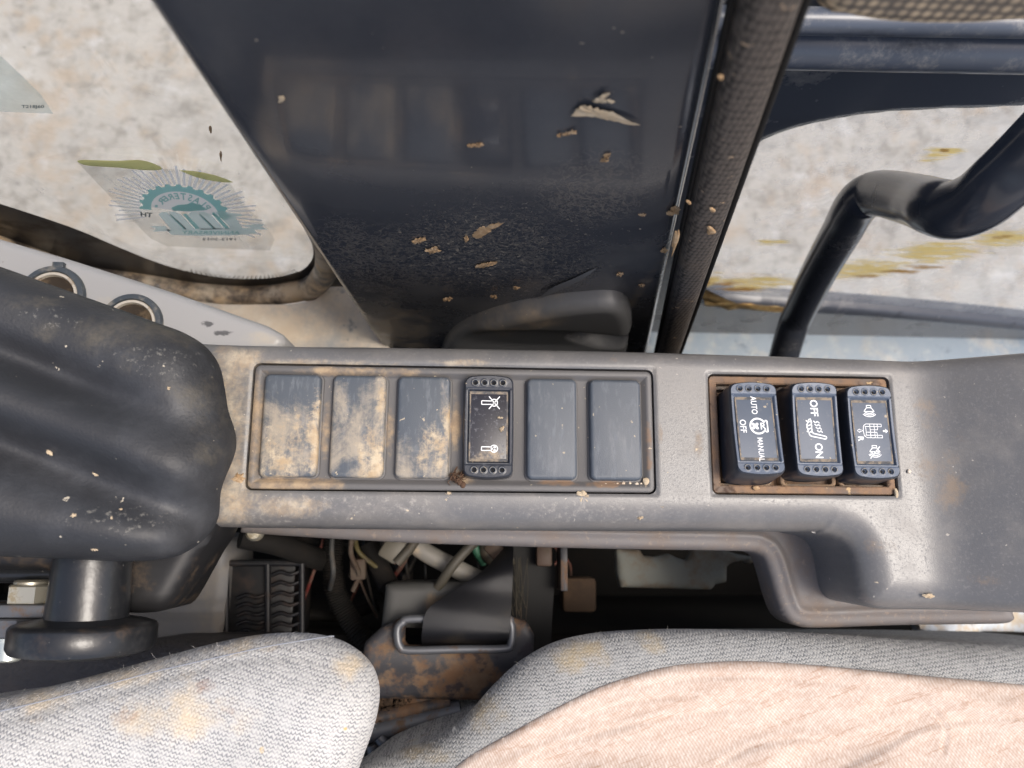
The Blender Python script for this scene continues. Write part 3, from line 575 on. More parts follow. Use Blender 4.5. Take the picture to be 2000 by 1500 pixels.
# three raised rockers
def fan():
    s = mm; r = 3.3*s; p = [ribbon(np.array(arc(0.2*s, 0, r, r, 35, 325, 44)), .75*s)]
    bx = 0.2*s+r*math.cos(R_(35)); by = r*math.sin(R_(35))
    p.append(segs([[(bx-.2*s, by), (bx+.9*s, by+.05*s), (bx+.9*s, by+.75*s), (bx+1.8*s, by+.75*s)], [(bx-.2*s, -by), (bx+.9*s, -by-.05*s), (bx+.9*s, -by-.75*s), (bx+1.8*s, -by-.75*s)], [(bx+1.75*s, by+1.0*s), (bx+1.75*s, -by-1.0*s)]], .5*s))
    p[-1] = segs([[(bx-.3*s, by-.1*s), (bx+.5*s, by), (bx+.5*s, by+.6*s), (bx+1.4*s, by+.6*s), (bx+1.4*s, -by-.6*s), (bx+.5*s, -by-.6*s), (bx+.5*s, -by), (bx-.3*s, -by+.1*s)]], .55*s)
    for k in range(4):
        a = R_(45+90*k); c = np.array([-1.0*s+1.02*s*math.cos(a), 1.02*s*math.sin(a)]); e = np.array([(.85*s*math.cos(t), .62*s*math.sin(t)) for t in np.linspace(0, 2*math.pi, 14, endpoint=False)])
        Rr = np.array([[math.cos(a), -math.sin(a)], [math.sin(a), math.cos(a)]]); p.append((e@Rr.T+c, [tuple(range(14))]))
    V, F = text2d('R', 3.0*s, .02); p.append((np.column_stack([V[:, 0], V[:, 1]])+[2.5*s, 0], F))
    return join(*p)
def sh(vf, dx, dy): return np.asarray(vf[0])+[dx*mm, dy*mm], vf[1]
c1 = U(1478, 836, .0115)
rocker(c1[0], c1[1], .0115, .0206, .0412, .017, -8.0, M['face'], [('legend', rt('AUTO', 2.6*mm, .0*mm, 10.3*mm, .010, .80)), ('legend', sh(fan(), .6, 1.0)), ('legend', rt('OFF', 2.7*mm, -5.6*mm, .9*mm, .012, .9)), ('legend', rt('MANUAL', 2.4*mm, 1.0*mm, -9.2*mm, .004, .74))], 'tilted rocker marked AUTO, OFF and MANUAL around a fan symbol', .015)
def seatsym():
    s = mm; p = []
    p.append(segs([[(-4.2*s, 1.2*s), (-3.2*s, 3.9*s), (-2.2*s, 4.3*s)], [(-4.2*s, 1.2*s), (-3.4*s, -2.4*s), (-2.7*s, -3.2*s), (3.4*s, -4.4*s), (4.1*s, -4.1*s), (3.9*s, -3.3*s), (-1.6*s, -2.0*s), (-2.1*s, -1.2*s), (-2.2*s, 3.8*s)]], .5*s))
    for k in range(4):
        y = 3.0*s-k*1.5*s; p.append(segs([[(-4.4*s, y+.5*s), (-3.4*s, y-.3*s), (-2.6*s, y+.3*s), (-1.8*s, y-.4*s)]], .42*s)); p.append(segs([[(-1.2*s+k*.45*s, 3.4*s-k*1.35*s), (-.3*s+k*.45*s, 2.6*s-k*1.35*s), (.5*s+k*.45*s, 3.2*s-k*1.35*s), (1.4*s+k*.35*s, 2.4*s-k*1.35*s)]], .45*s))
    return join(*p)
c2 = U(1595, 838, .0105)
rocker(c2[0], c2[1], .0105, .0203, .0412, .016, -1.5, M['face'], [('legend', rt('OFF', 3.4*mm, -.2*mm, 9.2*mm, .02, .9)), ('legend', sh(seatsym(), .2, .2)), ('legend', rt('ON', 3.4*mm, .5*mm, -9.2*mm, .02, .9))], 'middle raised rocker marked OFF and ON with a heated seat symbol', .015)
def horn(slash):
    s = mm; p = [segs([[(-1.0*s, 3*s), (1.0*s, 3*s), (1.0*s, 2.0*s), (2.3*s, .3*s), (-2.3*s, .3*s), (-1.0*s, 2.0*s), (-1.0*s, 3*s)], [(-1.0*s, 2.0*s), (1.0*s, 2.0*s)]], .34*s)]
    for k in range(3): p.append(ribbon(np.array(arc(0, 1.0*s, (2.6+.5*k)*s, (1.5+.75*k)*s, 225-3*k, 315+3*k, 10)), .33*s))
    if slash: p.append(segs([[(-2.2*s, -2.6*s), (2.4*s, 2.6*s)]], .42*s))
    return join(*p)
def machine():
    s = mm; L = [[(4.2*s, 3*s), (-2.6*s, 3*s), (-3.7*s, 2.2*s), (-4*s, 0), (-3.7*s, -2.2*s), (-2.6*s, -3*s), (4.2*s, -3*s)], [(4.2*s, 3*s), (4.2*s, 1.9*s), (-3.2*s, 1.9*s)], [(4.2*s, -3*s), (4.2*s, -1.9*s), (-3.2*s, -1.9*s)],
        [(-.9*s, 3*s), (-.9*s, -3*s)], [(-2.8*s, 1.9*s), (-2.8*s, -1.9*s)], [(1.0*s, 3*s), (1.0*s, -3*s)], [(2.4*s, 2.9*s), (2.4*s, .5*s)], [(-.9*s, .5*s), (2.4*s, .5*s)], [(-2.8*s, -.6*s), (2.0*s, -.6*s)], [(2.0*s, -.6*s), (2.0*s, -3*s)], [(-4*s, 0), (-4.6*s, 0)]]
    p = [segs(L, .26*s), segs([[(-4.7*s, .35*s), (-5.6*s, .35*s), (-5.6*s, .85*s), (-6.6*s, 0), (-5.6*s, -.85*s), (-5.6*s, -.35*s), (-4.7*s, -.35*s)]], .22*s)]
    p.append((np.array([(4.7*s, .4*s), (4.7*s, -.4*s), (5.8*s, -.4*s), (5.8*s, -1*s), (6.9*s, 0), (5.8*s, 1*s), (5.8*s, .4*s)]), [tuple(range(7))]))
    return join(*p)
c3 = U(1704, 843, .0095)
V, F = text2d('R', 2.5*mm, .03); Rt = (np.column_stack([V[:, 1], -V[:, 0]])+[-5.2*mm, -3.2*mm], F)
rocker(c3[0], c3[1], .0095, .0202, .0412, .015, -3.0, M['face'], [('legend', sh(horn(False), -.3, 8.6)), ('legend', sh(machine(), .2, .4)), ('legend', Rt), ('legend', sh(horn(True), .3, -9.0))], 'raised rocker showing two horn symbols and a machine plan', .015)
# sleeves the raised rockers sit in
for cc in (c1, c2, c3):
    bx = U(1446 if cc is c1 else (1570 if cc is c2 else 1682), 845, -.006)[0]
    V, F = rr_loft(bx, cB[1]-.0006, .0252, .0455, .003, [(0, -.012), (0, -.0052), (.0004, -.0046), (.0012, -.0044), (.0018, -.0048), (.0020, -.010)], 5); obj('switch_sleeve', V, F, M['sleeve'], console, 50)
# ------------------------------------------------------------------ grit on the console
def rock(c, r, seed, mat, name, label, group, cat='pebble', sq=(1, 1, .7)):
    bm = bmesh.new(); bmesh.ops.create_icosphere(bm, subdivisions=2, radius=1)
    for v in bm.verts:
        v.co *= 1+.35*mnoise.noise(v.co*1.3+Vector((seed*3.1, 0, 0))); v.co = Vector((v.co.x*sq[0], v.co.y*sq[1], v.co.z*sq[2]))*r
    V = np.array([v.co[:] for v in bm.verts])+np.array(c)+[0, 0, r*sq[2]*.8]; F = [[v.index for v in f.verts] for f in bm.faces]; bm.free()
    return tag(obj(name, V, F, mat, smooth=60), label, cat, group)
rock(U(1262, 941, -.003), .0019, 1, M['mudpale'], 'pebble', 'largest pale crumb, wedged in the corner of the long bezel', 'crumbs of dirt on the console')
for i, (u, v, r) in enumerate(((1243, 946, .0009), (1230, 944, .0007), (1217, 944, .0008), (1205, 945, .0006), (1200, 947, .0006), (1252, 945, .0006), (1183, 946, .0006), (1264, 905, .0006), (1268, 925, .0007), (1262, 890, .0005))):
    rock(U(u, v, -.003), r, 5+i, M['pebble'], 'pebble', 'tiny crumb of grit beside the last blank cover of the long bezel', 'crumbs of dirt on the console')
rock(U(1749, 964, -.001), .0012, 40, M['mudpale'], 'pebble', 'white oval grain on the corner of the brown-stained bezel', 'crumbs of dirt on the console', sq=(.7, 1.7, .6))
rock(U(1774, 921, 0), .0009, 41, M['pebble'], 'pebble', 'small tan crumb on the deck beside the horn rocker', 'crumbs of dirt on the console')
rock(U(1476, 953, -.001), .0012, 42, M['mud'], 'pebble', 'ochre crumb on the brown-stained bezel below the AUTO rocker', 'crumbs of dirt on the console', sq=(1.3, .8, .5))
mb = MB()
for i in range(16):
    a = U(888+random.uniform(-4, 12), 938+random.uniform(-14, 4), -.002); p = [a+[0, 0, random.uniform(0, .003)]]
    for k in range(4): p.append(p[-1]+np.array([random.uniform(-.0012, .0014), random.uniform(-.0018, .0020), random.uniform(-.0006, .0008)]))
    mb.add(*tube(crom(p, 4), np.linspace(.00035, .00012, 17), 5))
for k in range(4):
    bm = bmesh.new(); bmesh.ops.create_icosphere(bm, subdivisions=2, radius=.0013); V = np.array([v.co[:] for v in bm.verts])*[1, 1.2, .8]+U(886+k*6, 932+k*5, -.001); F = [[v.index for v in f.verts] for f in bm.faces]; bm.free(); mb.add(V, F)
tag(mb.build('insect_husk', M['twig']), 'shrivelled brown insect husk beside the dark rocker', 'insect')
def splat(pts2, plane, mat, name, parent=None, thick=.0006, n=4, jit=.0):
    """an irregular flake of dried mud with real thickness; pts2 photo outline, plane = function(u,v)->point, normal"""
    P = np.array([plane(u, v)[0] for u, v in pts2]); nrm = plane(*pts2[0])[1]; Q = np.vstack([crom(np.vstack([P, P[:1]]), n)[:-1]])
    Q = Q+rng.normal(0, 1, Q.shape)*jit; c = Q.mean(0); k = len(Q)
    V = np.vstack([Q-nrm*.0002, c+(Q-c)*.86+nrm*thick*.35, c+(Q-c)*.45+nrm*thick*.5, [c+nrm*thick*.55]]); F = []
    for r in range(2):
        for i in range(k): F.append((r*k+i, r*k+(i+1) % k, (r+1)*k+(i+1) % k, (r+1)*k+i))
    for i in range(k): F.append((2*k+i, 2*k+(i+1) % k, 3*k))
    return obj(name, V, F, mat, parent, 60)
def ell(cu, cv, a, b, ang, n=12, j=.38):
    out = []
    for k in range(n):
        t = 2*math.pi*k/n; f = 1+random.uniform(-j, j); x, y = a*math.cos(t)*f, b*math.sin(t)*f; s, c = math.sin(R_(ang)), math.cos(R_(ang)); out.append((cu+x*c-y*s, cv+x*s+y*c))
    return out
flat = lambda z: (lambda u, v: (U(u, v, z), np.array([0, 0, 1.0])))
for u, v, a, b, ang, m, z in ((1140, 971, 14, 10, 30, 'mudpale', -.0003), (873, 970, 6, 12, 35, 'mudpale', -.0004), (1252, 1011, 6, 3, -20, 'mudpale', -.0025), (1815, 1164, 11, 4, 8, 'mudpale', 0), (1200, 703, 5, 9, -25, 'mud', -.0015),
                           (1293, 986, 6, 5, 20, 'mudpale', -.0008), (466, 935, 14, 9, 0, 'mud', 0), (980, 838, 4, 6, 25, 'mudpale', .0032), (977, 816, 5, 2, 10, 'mudpale', .0032), (990, 697, 3, 2, 0, 'mudpale', -.001), (852, 685, 6, 2, 10, 'mudpale', -.003)):
    o = splat(ell(u, v, a, b, ang, 13, .28), flat(z), M[m], 'mud_flake', None, .0005, 4, .00018)
    where = {1140: 'yellowish mud flake on the deck edge below the fourth blank cover', 873: 'narrow pale mud flake on the deck edge below the third blank cover', 1252: 'small pale flake on the rounded front edge of the deck', 1815: 'pale scuffed flake near the front lip of the deck', 1200: 'rust-brown flake on the back edge of the deck',
             1293: 'thin ring-like flake near the corner of the long bezel', 466: 'tan flake on the dusty end of the deck beside the lever cover', 980: 'oval straw-coloured flake on the dark rocker', 977: 'thin pale sliver on the dark rocker', 990: 'tiny white fleck on the back edge above the dark rocker', 852: 'thin pale sliver on the back edge above the third cover'}[u]
    tag(o, where, 'mud flake', 'mud flakes on the console')
# ------------------------------------------------------------------ navy pillar
YP = .120
pil = thing('pillar_panel', 'glossy dark navy pillar panel behind the console, specked with dried mud', 'pillar panel', (Y(1000, 600, YP)[0], YP, -.3))
xl0 = Y(735, 670, YP); xl1 = Y(270, 0, YP); xr0 = Y(1268, 685, YP); xr1 = Y(1428, 0, YP)
def ln(p, q, z): t = (z-p[2])/(q[2]-p[2]); return p[0]+(q[0]-p[0])*t
zt, zb = .30, -.45
pl = np.array([(ln(xl0, xl1, zb), zb), (ln(xr0, xr1, zb), zb), (ln(xr0, xr1, zt), zt), (ln(xl0, xl1, zt), zt)])
def ph(x, y, d):
    t = np.clip((.006-d)/.006, 0, 1); f = .006*(1-np.sqrt(np.clip(1-t*t, 0, 1)))
    return -f+.0012*np.sin(y*22+x*9)*sstep(0, .02, d)
def patch(pl, h, wall, y):
    g = np.r_[np.linspace(0, .03, 9), np.linspace(.05, .95, 60), np.linspace(.97, 1, 9)]; S, T = np.meshgrid(g, g); A, B, Cc, Dd = [np.array(q) for q in pl]
    P = ((1-S)*(1-T))[..., None]*A+(S*(1-T))[..., None]*B+(S*T)[..., None]*Cc+((1-S)*T)[..., None]*Dd
    n = len(g); Q = P.reshape(-1, 2); d, _ = sdp(Q, pl); Z = h(Q[:, 0], Q[:, 1], np.maximum(d, 0)); V = np.column_stack([Q, Z]); I = np.arange(n*n).reshape(n, n)
    F = [tuple(f) for f in np.stack([I[:-1, :-1], I[:-1, 1:], I[1:, 1:], I[1:, :-1]], -1).reshape(-1, 4)]
    loop = list(I[0, :])+list(I[1:, -1])+list(I[-1, -2::-1])+list(I[-2:0:-1, 0]); m = len(loop); EV = V[loop].copy(); EV[:, 2] -= wall; k = len(V)
    F += [(loop[(q+1) % m], loop[q], k+q, k+(q+1) % m) for q in range(m)]; return wallmap(y)(np.vstack([V, EV])), F
V, F = patch(pl, ph, .05, YP); obj('panel_face', V, F, M['navy'], pil, 50)
pk = Y2([(862, 690), (872, 668), (895, 648), (940, 628), (1000, 610), (1060, 598), (1120, 589), (1180, 584), (1212, 588), (1229, 603), (1234, 630), (1228, 660), (1222, 692)], YP-.0045)
pkp = np.vstack([crom(pk, 4), [[pk[-1][0]-.004, -.21], [pk[0][0]+.01, -.21]]])
zlow = Y(1100, 690, YP-.01)[1+1]
def pkh(x, y, d):
    t = np.clip((.007-d)/.007, 0, 1); z = .010-.006*(1-np.sqrt(np.clip(1-t*t, 0, 1)))
    c = Y(1180, 672, YP-.01); q = np.hypot((x-c[0])/.020, (y-c[2])/.016); z = z-.020*sstep(1.15, .75, q)
    c2 = Y(1050, 672, YP-.01); q = np.hypot((x-c2[0])/.062, (y-c2[2])/.030); return z-.004*sstep(1.1, .5, q)
V, F = sdf_plate(pkp, .0013, pkh, wall=.012, mapf=wallmap(YP)); obj('pull_pocket', V, F, M['pocket'], pil, 50)
wp = lambda y: (lambda u, v: (Y(u, v, y), np.array([0, -1.0, 0])))
flk = [[(1115, 226), (1135, 208), (1160, 212), (1195, 222), (1250, 246), (1205, 236), (1160, 230)], [(1158, 200), (1170, 190), (1190, 184), (1180, 193), (1200, 199), (1175, 202)], ell(928, 284, 14, 3, -8), ell(1112, 261, 11, 3, -10), ell(1186, 306, 8, 4, -30), ell(1180, 314, 6, 2, 0),
       [(922, 458), (934, 446), (950, 440), (985, 434), (968, 446), (945, 462), (930, 468)], ell(820, 471, 14, 4, -10), ell(846, 490, 12, 5, -8), ell(952, 517, 20, 4, -15), ell(1316, 413, 14, 7, -20), ell(1254, 420, 7, 2, 0), ell(1253, 558, 6, 3, 0), ell(1008, 563, 6, 3, 0), ell(965, 580, 5, 3, 0),
       ell(875, 585, 9, 3, -8), ell(1092, 265, 4, 2, 0), ell(1298, 490, 6, 4, -30), ell(1210, 537, 7, 4, 10), ell(910, 467, 4, 5, 0), ell(550, 195, 4, 6, 30)]
for p in flk:
    cu, cv = np.mean([a for a, b in p]), np.mean([b for a, b in p]); small = len(flk)
    splat(p, wp(YP-.0012), M['mudpale' if cv < 250 else 'mud'], 'mud_fleck', pil, .00012, 5, .00025)
splat([(1050, 585), (1080, 562), (1120, 545), (1165, 524), (1140, 545), (1090, 570)], wp(YP-.0014), mk('grey_scrape', (.10, .10, .10), .8), 'scrape_mark', pil, .00005, 3)
# trim strip beside the pillar
st = thing('trim_strip', 'black woven rubber trim strip running up the edge of the navy pillar', 'trim strip', (.09, .115, -.3))
YS = .112
p0, p1 = Y(1307, 690, YS), Y(1510, 0, YS); dr = (p1-p0)/np.linalg.norm(p1-p0); pa, pb = p0-dr*.22, p1+dr*.12
w0 = Y(1329, 690, YS)[0]-Y(1287, 690, YS)[0]; side = np.cross(dr, [0, 1, 0]); side /= np.linalg.norm(side)
V = []; F = []; K = 13; N_ = 60; wd = w0*.5
for i in range(N_):
    c = pa+(pb-pa)*i/(N_-1)
    for k in range(K):
        a = math.pi*k/(K-1); s = np.sign(math.cos(a))*abs(math.cos(a))**.6; V.append(c+side*wd*s+np.array([0, -.009*math.sin(a)**.6+.006, 0]))
for i in range(N_-1):
    for k in range(K-1): F.append((i*K+k, i*K+k+1, (i+1)*K+k+1, (i+1)*K+k))
bk_ = [pa-side*(wd*1.45)+[0, .005, 0], pa+side*(wd*1.15)+[0, .005, 0], pb+side*(wd*1.15)+[0, .005, 0], pb-side*(wd*1.45)+[0, .005, 0]]
obj('strip_backing', bk_+[q+[0, .004, 0] for q in bk_], [(0, 1, 2, 3), (7, 6, 5, 4), (0, 4, 5, 1), (1, 5, 6, 2), (2, 6, 7, 3), (3, 7, 4, 0)], M['dead'], st, 0)
obj('strip_cover', V, F, M['strip'], st, 80)
V, F = tube([pa-side*(wd+.0012)+[0, .003, 0], pb-side*(wd+.0012)+[0, .003, 0]], .0013, 10); V2, F2 = tube([pa+side*(wd+.0012)+[0, .003, 0], pb+side*(wd+.0012)+[0, .003, 0]], .0006, 10)
e1 = obj('strip_lip', V, F, M['dead'], st, 60); e2 = obj('strip_lip', V2, F2, M['dead'], st, 60)
for u, v, a, b in ((1390, 452, 10, 7), (1408, 152, 6, 5), (1320, 470, 6, 26), (1345, 395, 5, 3), (1390, 410, 6, 3)): splat(ell(u, v, a, b, 15), wp(YS-.004), M['mud'], 'mud_fleck', st, .0008, 3)
# ------------------------------------------------------------------ window beyond the console, lever end
wl = thing('side_window', 'dusty side window with dotted black border behind the lever cover', 'window', (-.2, YL, -.25))
clr = [(-900, 60), (-260, 318), (-120, 360), (0, 398), (90, 427), (160, 452), (230, 482), (300, 510), (365, 530), (430, 542), (490, 545), (545, 541), (585, 530), (606, 512), (612, 490), (600, 455), (560, 380)]
out = [(-900, 130), (-260, 380), (-120, 425), (0, 466), (90, 497), (160, 520), (230, 530), (300, 540), (365, 551), (430, 557), (490, 559), (545, 555), (592, 544), (618, 521), (628, 496), (625, 455), (590, 380)]
cP = crom(Y2(clr, YL), 5); oP = crom(Y2(out, YL), 5)
pane = np.vstack([oP, [[oP[-1][0]+.02, .3], [oP[0][0]-.1, .3]]])
obj('pane', np.column_stack([pane[:, 0], np.full(len(pane), YL+.002), pane[:, 1]]), [tuple(range(len(pane)))], M['glass_l'], wl, 0)
n = len(cP); V = np.vstack([np.column_stack([cP[:, 0], np.full(n, YL), cP[:, 1]]), np.column_stack([oP[:, 0], np.full(n, YL), oP[:, 1]])])
obj('frit_band', V, [(i, i+1, n+i+1, n+i) for i in range(n-1)], M['frit'], wl, 0)
mb = MB(); cl = crom(Y2(clr, YL), 12); acc = 0; last = cl[0]
seg = np.cumsum(np.r_[0, np.hypot(*np.diff(cl, axis=0).T)]); sp = .0032
for s in np.arange(0, seg[-1], sp):
    x = np.interp(s, seg, cl[:, 0]); z = np.interp(s, seg, cl[:, 1]); i = min(np.searchsorted(seg, s), len(cl)-1); tg = cl[i]-cl[max(i-1, 0)]; tg = tg/(np.hypot(*tg)+1e-9); nn = np.array([tg[1], -tg[0]]); nn = nn if nn[1] > 0 or nn[0] < -.7 else -nn
    if nn[0] < -.75: continue
    for j, (off, r) in enumerate(((.0006, .0014), (.0038, .0010), (.0064, .0006))):
        c = np.array([x, z])+nn*off+tg*sp*(.5 if j % 2 else 0); V = [(c[0]+r*math.cos(a), YL-.0002, c[1]+r*math.sin(a)) for a in np.linspace(0, 2*math.pi, 6, endpoint=False)]; mb.add(V, [tuple(range(6))])
mb.build('frit_dots', M['frit'], wl, 0)['kind'] = 'stuff'
fo = [(u, v+ (26 if u < 500 else 22)) for u, v in out]; fP = [Y(u, v, YL-.004) for u, v in out]; 
fr_c = crom(np.array([Y(u+ (12 if u > 585 else 0), v+19, YL-.006) for u, v in out]), 5); V, F = tube(fr_c, .0075, 12); obj('window_channel', V, F, M['wframe'], wl, 80)
for (u, v, a, b) in ((411, 253, 2.5, 9), (431, 305, 2.5, 11)): splat(ell(u, v, a, b, -8), wp(YL-.0004), M['mud'], 'mud_fleck', wl, .0006, 3)
V, F = sdf_plate(Y2([(596, 700), (596, 560), (618, 545), (628, 500), (600, 400), (900, 400), (900, 700)], .19), .003, lambda x, y, d: 0*x, wall=.01, mapf=wallmap(.19)); obj('corner_post', V, F, M['tan'], wl, 40)
# sticker (drawn on its film, seen from behind, so the words run backwards)
stk = thing('sticker', 'clear anniversary sticker with teal 100 emblem, seen reversed on the window', 'sticker', tuple(Y(360, 410, YL-.0012)))
def zp(x, y): return 200+x/4.762, 300+y/4.762
def onglass(P, off): return np.array([Y(*zp(x, y), YL-off) for x, y in P])
film = [(-230, 80), (0, 70), (300, 110), (540, 140), (720, 150), (1180, 270), (1330, 480), (1540, 690), (1600, 800), (1560, 900), (1000, 880), (600, 860), (450, 790), (230, 570)]
obj('film', onglass(film, .0008), [tuple(range(len(film)))], M['film'], stk, 0)
ecx, ecy, erx, ery = 770, 545, 395, 235
def epx(a, k, dy=0):      # point on the tilted emblem ellipse
    x, y = k*erx*math.cos(R_(a)), -k*ery*math.sin(R_(a)); return ecx+x+y*.12, ecy+y+x*.13+dy
mb = MB()
for i in range(38):
    a = -22+224*i/37; r1 = 1.06; r2 = 1.72+.12*math.sin(i*2.1)
    p = [epx(a-1.9, r1), epx(a+1.9, r1), epx(a+.9, r2), epx(a-.9, r2)]; mb.add(onglass(p, .0010), [(0, 1, 2, 3)])
mb.build('sun_rays', M['white_ink'], stk, 0)
a_ = np.linspace(-4, 186, 78); ro = [1.08 if (i//3) % 2 else 1.0 for i in range(78)]
P = [epx(a, r) for a, r in zip(a_, ro)]+[epx(a, .8) for a in a_]; obj('gear_arch', onglass(P, .0011), [(i, i+1, 78+i+1, 78+i) for i in range(77)], M['teal'], stk, 0)
P = [epx(a, .8) for a in a_ if -1 < a < 181]; P.append(P[0]); P = P[:-1]; obj('arch_fill', onglass(P, .0011), [tuple(range(len(P)))], M['white_ink'], stk, 0)
mb = MB(); word = 'PLASTERER'
for i, ch in enumerate(word):
    a = 30+(150-30)*i/(len(word)-1); c = np.array(epx(a, .62)); V, F = text2d(ch, 62, .02); t = np.array(epx(a+2, .62))-c; t = t/np.hypot(*t); up = np.array([-t[1]*-1, t[0]*-1]); up = np.array([t[1], -t[0]])
    up = c-np.array([ecx, ecy+40]); up /= np.hypot(*up)
    mb.add(onglass([c+t*x+up*y for x, y in V], .0014), F)
for a in (8, 172): c = epx(a, .68); mb.add(onglass([(c[0]+14*math.cos(q), c[1]+12*math.sin(q)) for q in np.linspace(0, 6.28, 10, endpoint=False)], .0014), [tuple(range(10))])
mb.build('arch_lettering', M['teal'], stk, 0)
# digger-like crest below the word, numerals, banner
def numer(pts): return onglass(pts, .0016), [tuple(range(len(pts)))]
mb = MB()
for x0 in (520, 795):
    mb.add(*numer([(x0, 565), (x0+30, 545), (x0+80, 540), (x0+235, 704), (x0+118, 706)])); mb.add(*numer([(x0+88, 540), (x0+150, 540), (x0+210, 565), (x0+335, 700), (x0+250, 704)]))
mb.add(*numer([(1050, 545), (1110, 530), (1190, 552), (1290, 562), (1300, 580), (1235, 588), (1305, 692), (1195, 696)]))
mb.build('numerals', M['mint'], stk, 0)
mb = MB()
for x0 in (520, 795): mb.add(*numer([(x0+100, 566), (x0+118, 566), (x0+265, 704), (x0+235, 704)])); mb.add(*numer([(x0+225, 562), (x0+262, 560), (x0+390, 698), (x0+345, 700)]))
mb.add(*numer([(640, 505), (700, 478), (790, 470), (830, 450), (900, 480), (960, 505), (950, 528), (820, 536), (660, 532)])); mb.build('numeral_shadow', M['teal'], stk, 0)
mb = MB(); mb.add(*numer([(590, 705), (1400, 690), (1440, 745), (1200, 760), (900, 765), (640, 755)])); mb.add(*numer([(440, 675), (580, 672), (640, 720), (470, 725), (500, 700)])); mb.add(*numer([(1300, 665), (1510, 655), (1480, 680), (1540, 705), (1420, 708), (1400, 690)]))
mb.build('banner', M['mint'], stk, 0)
mb = MB()
V, F = text2d('ANNIVERSARY', 32, .01, 1.0); V[:, 0] *= 540/(V[:, 0].max()-V[:, 0].min()); mb.add(onglass([(1010-x, 735-y-.01*x) for x, y in V], .0019), F)
mb.build('banner_lettering', M['teal'], stk, 0)
mb = MB()
V, F = text2d('1912-2012', 24, .02, 1.0); V[:, 0] *= 310/(V[:, 0].max()-V[:, 0].min()); mb.add(onglass([(1085-x, 797-y) for x, y in V], .0012), F); mb.build('date_lettering', M['dark_ink'], stk, 0); mb = MB()
V, F = text2d('TH', 42, .03, 1.0); V[:, 0] *= 110/(V[:, 0].max()-V[:, 0].min()); mb.add(onglass([(410-x, 568-y-.1*x) for x, y in V], .0012), F)
mb.build('ordinal_lettering', M['dark_ink'], stk, 0)
splat([(150, 315), (165, 313), (230, 315), (270, 313), (300, 320), (318, 331), (290, 333), (230, 327), (165, 323)], wp(YL-.0012), M['peel'], 'peeled_corner', stk, .0008, 2)
splat([(350, 333), (380, 335), (420, 343), (456, 357), (420, 354), (380, 345)], wp(YL-.0012), M['peel'], 'peeled_corner', stk, .0008, 2)
sk2 = thing('sticker', 'pale green blank sticker corner with small printed code on the window', 'sticker', tuple(Y(30, 170, YL-.0012)))
P = [(-60, 60), (0, 108), (45, 150), (80, 185), (104, 222), (0, 218), (-60, 214)]; obj('film', np.array([Y(u, v, YL-.001) for u, v in P]), [tuple(range(7))], M['film_pale'], sk2, 0)
V, F = text2d('T218J60', 8, .02); V[:, 0] *= 44/(V[:, 0].max()-V[:, 0].min()); obj('code_lettering', np.array([Y(64+x, 209-y, YL-.0016) for x, y in V]), F, M['dark_ink'], sk2, 0)
# shelf under that window
shz = -.165
P = U2([(-900, 380), (100, 545), (300, 578), (430, 594), (560, 596), (620, 585), (640, 560), (760, 560), (760, 760), (-900, 760)], shz)
V, F = sdf_plate(P, .004, lambda x, y, d: shz+.004*np.sin(x*60)*0+.003*nz(x, y, 25), wall=.02)
tag(obj('window_shelf', V, F, M['tan'], smooth=50), 'tan dust-covered ledge below the side window', 'ledge')
# silver trim with two sockets
ZT = -.03
tr = thing('side_trim', 'silver grey plastic trim with two round sockets beside the lever cover', 'trim panel', tuple(U(250, 620, ZT)))
tp = U2([(-900, 180), (0, 465), (120, 500), (240, 538), (340, 570), (440, 606), (520, 634), (552, 652), (556, 668), (540, 685), (430, 700), (300, 820), (-900, 820)], ZT)
V, F = sdf_plate(tp, .0013, lambda x, y, d: ZT-.003*np.clip(1-d/.004, 0, 1)**2, wall=.03); obj('trim_body', V, F, M['silver'], tr, 50)
def lathe(c, prof, n=40):
    V = []; F = []
    for r, z in prof:
        for k in range(n): a = 2*math.pi*k/n; V.append((c[0]+r*math.cos(a), c[1]+r*math.sin(a), z))
    for i in range(len(prof)-1):
        for k in range(n): F.append((i*n+k, i*n+(k+1) % n, (i+1)*n+(k+1) % n, (i+1)*n+k))
    return np.array(V), F
for (u, v, rp, tab) in ((104, 582, 64, True), (258, 634, 61, False)):
    c = U(u, v, ZT); r = rp*(H-ZT)/FPX
    s = obj('socket', *lathe(c, [(r, ZT-.002), (r, ZT+.0020), (r*.97, ZT+.0028), (r*.82, ZT+.0030), (r*.80, ZT+.0024), (r*.80, ZT+.001)]), M['sock_ring'], tr, 40)
    obj('socket_liner', *lathe(c, [(r*.80, ZT+.0016), (r*.78, ZT+.0024), (r*.70, ZT+.0024), (r*.68, ZT+.0012), (r*.66, ZT-.002+.0025)]), M['sock_in'], s, 40)
    V, F = lathe(c, [(r*.67, ZT+.0010), (r*.60, ZT+.0006), (r*.001, ZT+.0004)]); obj('socket_mouth', V, F, M['sock_hole'], s, 40)
    if tab: V, F = bbox(U(118, 520, ZT)+[0, 0, .0012], (.0052, .0028, .003), .0004); obj('socket_tab', V, F, M['sock_ring'], s, 40)
